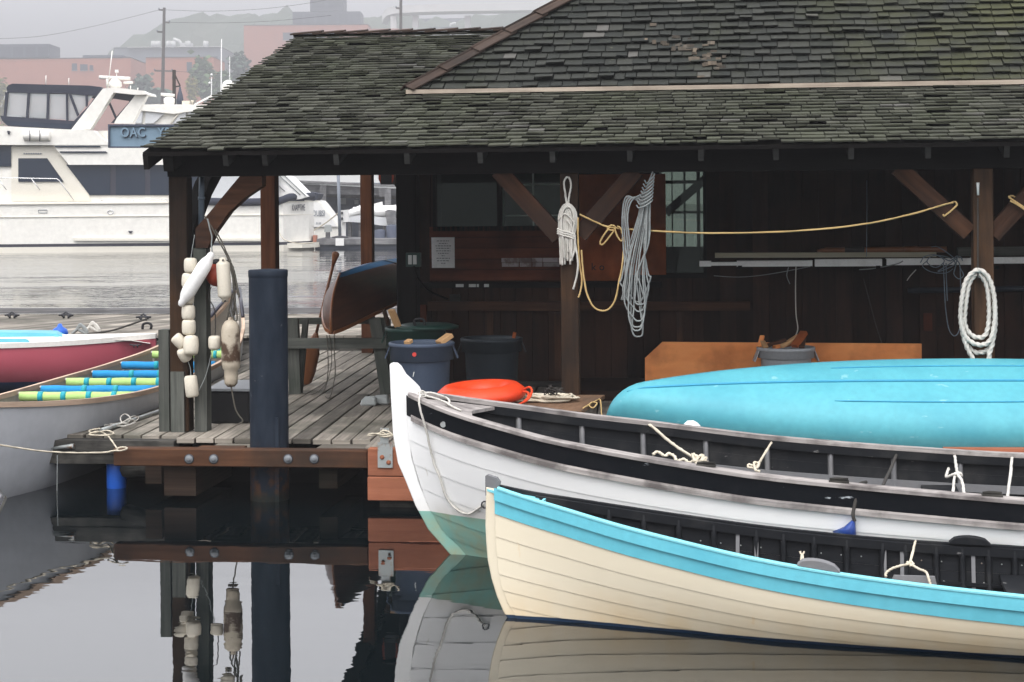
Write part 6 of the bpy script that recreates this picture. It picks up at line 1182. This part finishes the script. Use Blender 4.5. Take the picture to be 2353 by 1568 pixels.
for lab, mt, pts, r in (('thin white cord dangling into the grey firewood bin', 'ropewhite', [(1829, 612), (1828, 660), (1829, 720), (1833, 750), (1832, 762), (1827, 773)], .0055), ('thin blue cord running straight down the dark wall', 'ropeblue', [(1992, 415), (1992, 500), (1991, 590)], .004), ('dark cord slanting down to the plywood sheet', 'ropedark', [(1984, 640), (2000, 700), (2012, 745), (2030, 800), (2040, 825)], .006), ('slim grey cord sagging under the white spar', 'ropegrey', [(1640, 634), (1700, 637), (1770, 630), (1866, 612)], .0035), ('short grey cord end hanging under the white spar', 'ropegrey', [(1812, 614), (1808, 634), (1815, 653)], .0045), ('short pale stick cord angled below the tangled blue line', 'ropewhite', [(2084, 645), (2092, 634), (2105, 620)], .0045), ('pale cord tied slackly along the underside of the spar', 'ropegrey', [(1974, 620), (2010, 617), (2060, 607), (2075, 600)], .0055)):
    rope('cord', pts_y(ysf-.06, pts), r, M[mt], lab, 'cord', None, 5, 6, 0)
m = MB(); o = MB(); P = [(1482, 823), (1522, 786), (2118, 790), (2118, 905), (1482, 905)]; Q = [ony(a, b, 16.35) for a, b in P]
zb_ = ZD+.004; Q = [(p.x, max(p.z, zb_)) for p in Q]; Q[3] = (Q[3][0], zb_); Q[4] = (Q[4][0], zb_); m.prism(Q, (0, 16.35, 0), (1, 0, 0), (0, 0, 1), (0, .019, 0)); tag(m.build('plywood_sheet', M['ply'], None, .002), 'orange brown plywood sheet with a clipped corner leaning behind the canoe', 'plywood sheet')
c = ony(888, 412, 18.2); e = thing('hanging_box', 'dark red box hanging under the roof left of the shed corner post', 'box', c); part('body', M['black'], e, lambda m: m.box(c.x-.06, c.x+.055, c.y, c.y+.2, c.z-.055, c.z+.15)); part('side_panel', M['redball'], e, lambda m: (m.prism([(-.085, .15), (-.062, .15), (-.062, -.05), (-.085, .0)], c, (1, 0, 0), (0, 0, 1), (0, .2, 0)))); part('side_panel', M['redball'], e, lambda m: (m.prism([(.057, .15), (.078, .15), (.078, .0), (.057, -.05)], c, (1, 0, 0), (0, 0, 1), (0, .2, 0))))
# left finger: pole, ropes, cleat
zt2 = ZD+.02
m = MB(); m.tube([onz(232, 990, zt2), onz(300, 968, zt2), onz(372, 944, zt2)], .019, 10); tag(m.build('boat_pole', M['galv']), 'grey tubular pole lying across the left finger of the dock', 'pole')
ropes('mooring_rope', [(.0075, [onz(230, 985, zt2+.02), onz(205, 990, zt2), onz(215, 996, zt2), onz(245, 990, zt2), onz(262, 997, zt2), onz(238, 1001, zt2), onz(205, 999, zt2), onz(225, 992, zt2+.02), onz(245, 1000, ZD+.01), V(256, 1012, 13.35), V(268, 1030, 12.95)], False), (.0075, [V(-30, 1017, 12.4), V(20, 1026, 12.5), V(97, 1037, 12.65), V(170, 1041, 12.8), V(240, 1040, 12.95), V(266, 1036, 12.9), V(272, 1030, 12.9), V(285, 1028, 12.92), V(292, 1031, 12.92), V(278, 1036, 12.85), V(262, 1036, 12.88), V(245, 1040, 12.9)], False)], M['ropecream'], 'cream mooring rope from the left edge turned round the brown timber end', n=6)
rg = random.Random(8); ropes('rope_coil', [(.0065, [onz(240, 978, zt2), onz(262, 974, zt2), onz(290, 972, zt2+.03), onz(300, 962, zt2+.05), onz(288, 952, zt2+.06), onz(277, 960, zt2+.06), onz(282, 972, zt2+.04), onz(300, 975, zt2+.02), onz(318, 962, zt2+.02), onz(306, 957, zt2+.05), onz(284, 970, zt2+.05), onz(268, 978, zt2+.02), onz(288, 979, zt2+.02), onz(312, 970, zt2+.03), onz(296, 964, zt2+.06), onz(276, 975, zt2+.03)], False)], M['ropewhite'], 'small white rope tangle over the grey pole on the left finger', n=6, sides=7)
m = MB(); a = ony(168, 1026, FY-.05); m.tube(catmull([ony(98, 1025, FY-.03), ony(118, 1030, FY-.04), ony(135, 1030, FY-.05)], 4), .005, 6); m.tube([ony(122, 1031, FY-.05), ony(140, 1028, FY-.05), ony(160, 1026, FY-.05), ony(170, 1026, FY-.05)], lambda u: .010+.012*u, 8); tag(m.build('snap_hook', M['galv']), 'pale metal hook and cord fixed to the dark header beam', 'hook')
rope('cord', [ony(132, 1046, FY-.03), ony(131.5, 1080, FY-.04), ony(131, 1120, FY-.03), Vector((ony(131, 1150, FY-.03).x, FY-.03, -.02))], .0045, M['ropegrey'], 'thin grey cord hanging from the left finger into the water', 'cord', None, 4, 6, 0)
def drum(c, r, h_): m = MB(); m.lathe([(0, 0), (r*.7, .004), (r, .05), (r*1.02, h_*.5), (r, h_-.05), (r*.6, h_-.005), (0, h_)], 20, Matrix.Translation(c)); return m
c = V(268, 1120, 13.75); c.z = -.12; tag(drum(c, .075, .42).build('blue_drum', M['bluevinyl']), 'blue plastic float drum under the left end of the dock', 'drum')
c = V(272, 945, 15.0); e = thing('fender', 'blue fender squeezed between the grey canoe and the dock finger', 'fender', c-UPV*.2); part('body', M['bluevinyl'], e, lambda m: m.lathe([(0, -.25), (.06, -.22), (.078, -.1), (.078, .0), (.055, .045), (.0, .055)], 18, Matrix.Translation(c))); part('lanyard', M['ropewhite'], e, lambda m: m.tube(catmull([V(236, 912, 15.2), V(252, 906, 15.2), V(268, 908, 15.1), V(279, 913, 15.0), V(283, 930, 15.0)], 5), .007, 6))
# mooring bracket on the red fender planks
e = thing('mooring_cleat', 'galvanised mooring bracket bolted on the red planks with a cream rope hitch', 'mooring bracket', ony(884, 1075, YW-.06))
part('plate', M['galv'], e, lambda m: m.box(ony(868, 1040, YW-.06).x, ony(902, 1040, YW-.06).x, YW-.064, YW-.054, ony(885, 1075, YW-.06).z, ony(885, 1017, YW-.06).z)); part('post', M['galv'], e, lambda m: m.box(ony(874, 1000, YW-.06).x, ony(894, 1000, YW-.06).x, YW-.07, YW-.052, ony(885, 1018, YW-.06).z, ony(885, 984, YW-.06).z))
for px, py in ((878, 1051), (893, 1063)): part('bolt', M['fender'], e, lambda m: m.lathe([(.017, 0), (.017, .006), (.011, .010), (0, .012)], 10, Matrix.Translation(ony(px, py, YW-.064)) @ Matrix.Rotation(R_(90), 4, 'X')))
ropes('mooring_rope', [(.0085, pts_y(YW-.09, [(845, 1001, .1), (862, 1000, .03), (872, 996), (880, 990), (892, 992), (899, 999), (890, 1004), (877, 1003), (870, 998), (878, 994), (895, 1003), (906, 997), (915, 990)]), False), (.0085, pts_y(YW-.09, [(847, 998, .1), (866, 997), (882, 1000), (896, 996)]), False)], M['ropecream'], 'cream rope hitched round the galvanised bracket at the white stem')
# ---- ropes and bits on the boats
def on_hull(bo, px, py, side=1, off=.012):
    best = None
    for i in range(60):
        t_ = i/60
        x = bo.s_at(px, side, t_); q = proj(bo.at(x, side, t_)); dd_ = abs(q[1]-py)+abs(q[0]-px)
        if best is None or dd_ < best[0]: best = (dd_, x, t_)
    return bo.at(best[1], side, best[2], off)
ropes('painter', [(.0085, [ony(975, 908, 10.85), ony(966, 910, 10.76), on_hull(WB, 968, 918, 1, .06), on_hull(WB, 976, 955, 1, .06), on_hull(WB, 984, 992, 1, .045), on_hull(WB, 997, 1055, 1, .02), on_hull(WB, 1012, 1100, 1, .02), on_hull(WB, 1028, 1140, 1, .02), on_hull(WB, 1052, 1168, 1, .02), on_hull(WB, 1078, 1178, 1, .02), on_hull(WB, 1100, 1170, 1, .02), on_hull(WB, 1112, 1158, 1, .015)], False)], M['ropewhite'], 'white painter drooping down the bow of the white whaleboat')
ropes('bow_line', [(.009, [ony(972, 905, 10.9), ony(990, 903, 10.95), ony(1010, 909, 10.97), ony(1028, 916, 11.0), ony(1033, 925, 10.95), ony(1027, 930, 10.9)], False), (.008, [ony(975, 909, 10.9), ony(1000, 916, 10.9), ony(1022, 924, 10.9), ony(1040, 935, 10.85), ony(1060, 944, 10.8)], False), (.008, [ony(962, 903, 10.88), ony(972, 899, 10.9), ony(978, 910, 10.9), ony(968, 912, 10.86), ony(965, 904, 10.88), ony(980, 905, 10.92)], False)], M['ropewhite'], 'white line made fast over the foredeck of the white whaleboat')
ropes('sheet_rope', [(.0115, [ony(1434, 971, 11.78), ony(1455, 969, 11.75), ony(1480, 972, 11.65), ony(1500, 982, 11.5), ony(1530, 1008, 11.1), ony(1565, 1034, 10.7), ony(1602, 1057, 10.3)], False), (.011, [ony(1500, 1045, 10.32), ony(1512, 1039, 10.34), ony(1528, 1048, 10.3), ony(1537, 1043, 10.32), ony(1550, 1049, 10.3), ony(1556, 1060, 10.26), ony(1572, 1056, 10.28), ony(1585, 1064, 10.25), ony(1600, 1056, 10.28), ony(1612, 1066, 10.24), ony(1628, 1063, 10.26)], False), (.011, [ony(1598, 1062, 10.2), ony(1592, 1044, 10.25), ony(1604, 1050, 10.22), ony(1615, 1046, 10.24), ony(1612, 1060, 10.2), ony(1622, 1052, 10.22), ony(1616, 1068, 10.2), ony(1600, 1066, 10.2), ony(1605, 1050, 10.22)], False)], M['ropecream'], 'thick cream rope crossing the white whaleboat to a knotted heap')
ropes('lashing', [(.009, [ony(1779, 1006, 11.8), ony(1776, 1012, 11.74), ony(1764, 1032, 11.3), ony(1748, 1058, 10.6), ony(1738, 1072, 10.3), ony(1722, 1068, 10.3), ony(1720, 1074, 10.28), ony(1738, 1076, 10.24), ony(1744, 1066, 10.3), ony(1733, 1064, 10.3), ony(1736, 1080, 10.2), ony(1746, 1084, 10.2)], False)], M['ropecream'], 'thin cream lashing with a loop knot halfway along the white whaleboat')
ropes('lashing', [(.011, [ony(2190, 1040, 11.72), ony(2194, 1050, 11.6), ony(2197, 1070, 11.0), ony(2200, 1088, 10.4)], False), (.010, [ony(2180, 1076, 10.4), ony(2175, 1096, 10.35), ony(2192, 1090, 10.3), ony(2206, 1088, 10.3), ony(2209, 1094, 10.3), ony(2195, 1095, 10.3), ony(2192, 1110, 10.2), ony(2190, 1133, 10.05)], False), (.010, [ony(2200, 1090, 10.3), ony(2210, 1105, 10.2), ony(2214, 1122, 10.1), ony(2215, 1136, 10.05)], False)], M['ropewhite'], 'white rope bridle knotted across the white whaleboat near its right end')
rope('lashing', [ony(2326, 1046, 11.72), ony(2325, 1060, 11.5), ony(2321, 1100, 10.7), ony(2315, 1143, 10.05)], .011, M['ropewhite'], 'single white rope across the white whaleboat nearest the right edge')
rope('strap', [ony(2064, 1036, 11.74), ony(2060, 1045, 11.65), ony(2048, 1075, 11.2), ony(2036, 1100, 10.7), ony(2028, 1118, 10.4)], .010, M['ropedark'], 'dark strap running down inside the white whaleboat', 'strap', lobes=0)
c = ony(1594, 982, 12.05); e = thing('float', 'white rounded float wedged between the turquoise canoe and white whaleboat', 'float', c-UPV*.05); part('body', M['vinyl'], e, lambda m: m.lathe([(.0, -.16), (.065, -.14), (.072, -.05), (.06, .012), (.03, .035), (0, .04)], 18, Matrix.Translation(c) @ Matrix.Rotation(R_(35), 4, 'Y')))
e = thing('fender', 'blue fender pinched between the two rowing boats on a black strap', 'fender', ony(1950, 1230, 9.95))
M['bluewet'] = paint('deep_blue_fabric', (.02, .05, .22), .4, (.10, .25, .42), .5, 9)
m = MB(); o = len(m.v); F_ = [ony(*p) for p in ((1912, 1222, 10.0), (1938, 1214, 9.93), (1956, 1198, 9.92), (1964, 1196, 9.93), (1967, 1238, 9.95), (1945, 1240, 9.93), (1930, 1232, 9.93))]; B_ = [p+Vector((.01, .07, 0)) for p in F_]; mid = ony(1950, 1218, 9.88)
m.v += F_+B_+[mid]; k = len(F_)
for i in range(k): j = (i+1) % k; m.face((o+i, o+j, o+2*k), None, 0, 0, True); m.face((o+i, o+k+i, o+k+j, o+j), None, 0)
m.face([o+k+i for i in range(k)][::-1], None, 0); m.build('body', M['bluewet'], e)
part('strap', M['ropedark'], e, lambda m: m.tube(catmull([ony(1964, 1198, 9.93), ony(1960, 1182, 9.93), ony(1966, 1150, 9.96), ony(1968, 1122, 10.0), ony(1976, 1112, 10.06), ony(1990, 1108, 10.2)], 5), .010, 6))
ropes('lashing', [(.008, [ony(2104, 1244, 9.72), ony(2102, 1250, 9.62), ony(2096, 1275, 9.4), ony(2091, 1295, 9.2)], False), (.008, [ony(2090, 1296, 9.18), ony(2068, 1301, 9.12), ony(2048, 1308, 9.1), ony(2036, 1318, 9.08), ony(2036, 1326, 9.06)], False), (.008, [ony(2084, 1292, 9.2), ony(2098, 1300, 9.16), ony(2112, 1308, 9.1), ony(2128, 1315, 9.05), ony(2134, 1330, 9.0), ony(2138, 1345, 8.98)], False), (.008, [ony(2085, 1298, 9.17), ony(2092, 1291, 9.19), ony(2099, 1297, 9.17), ony(2090, 1301, 9.16)], False)], M['ropecream'], 'cream rope bridle over the grey board inside the cream rowing boat')
ropes('lashing', [(.006, [ony(1838, 1268, 9.0), ony(1843, 1276, 8.98), ony(1848, 1268, 9.0)], False), (.006, [ony(1842, 1276, 8.97), ony(1841, 1290, 8.92), ony(1845, 1291, 8.92), ony(1845, 1276, 8.97)], False)], M['ropecream'], 'tiny cream cord knotted at the near rowlock pad', n=4, sides=6)
m = MB(); c = on_hull(WB, 1114, 1157, 1, .0); m.tube([c+FW*-.02+RT*.02*math.cos(a)+UPV*.02*math.sin(a) for a in [k*.628 for k in range(10)]], .005, 6, True); tag(m.build('ring_bolt', M['iron']), 'small iron ring on the white hull where the painter ends', 'ring')
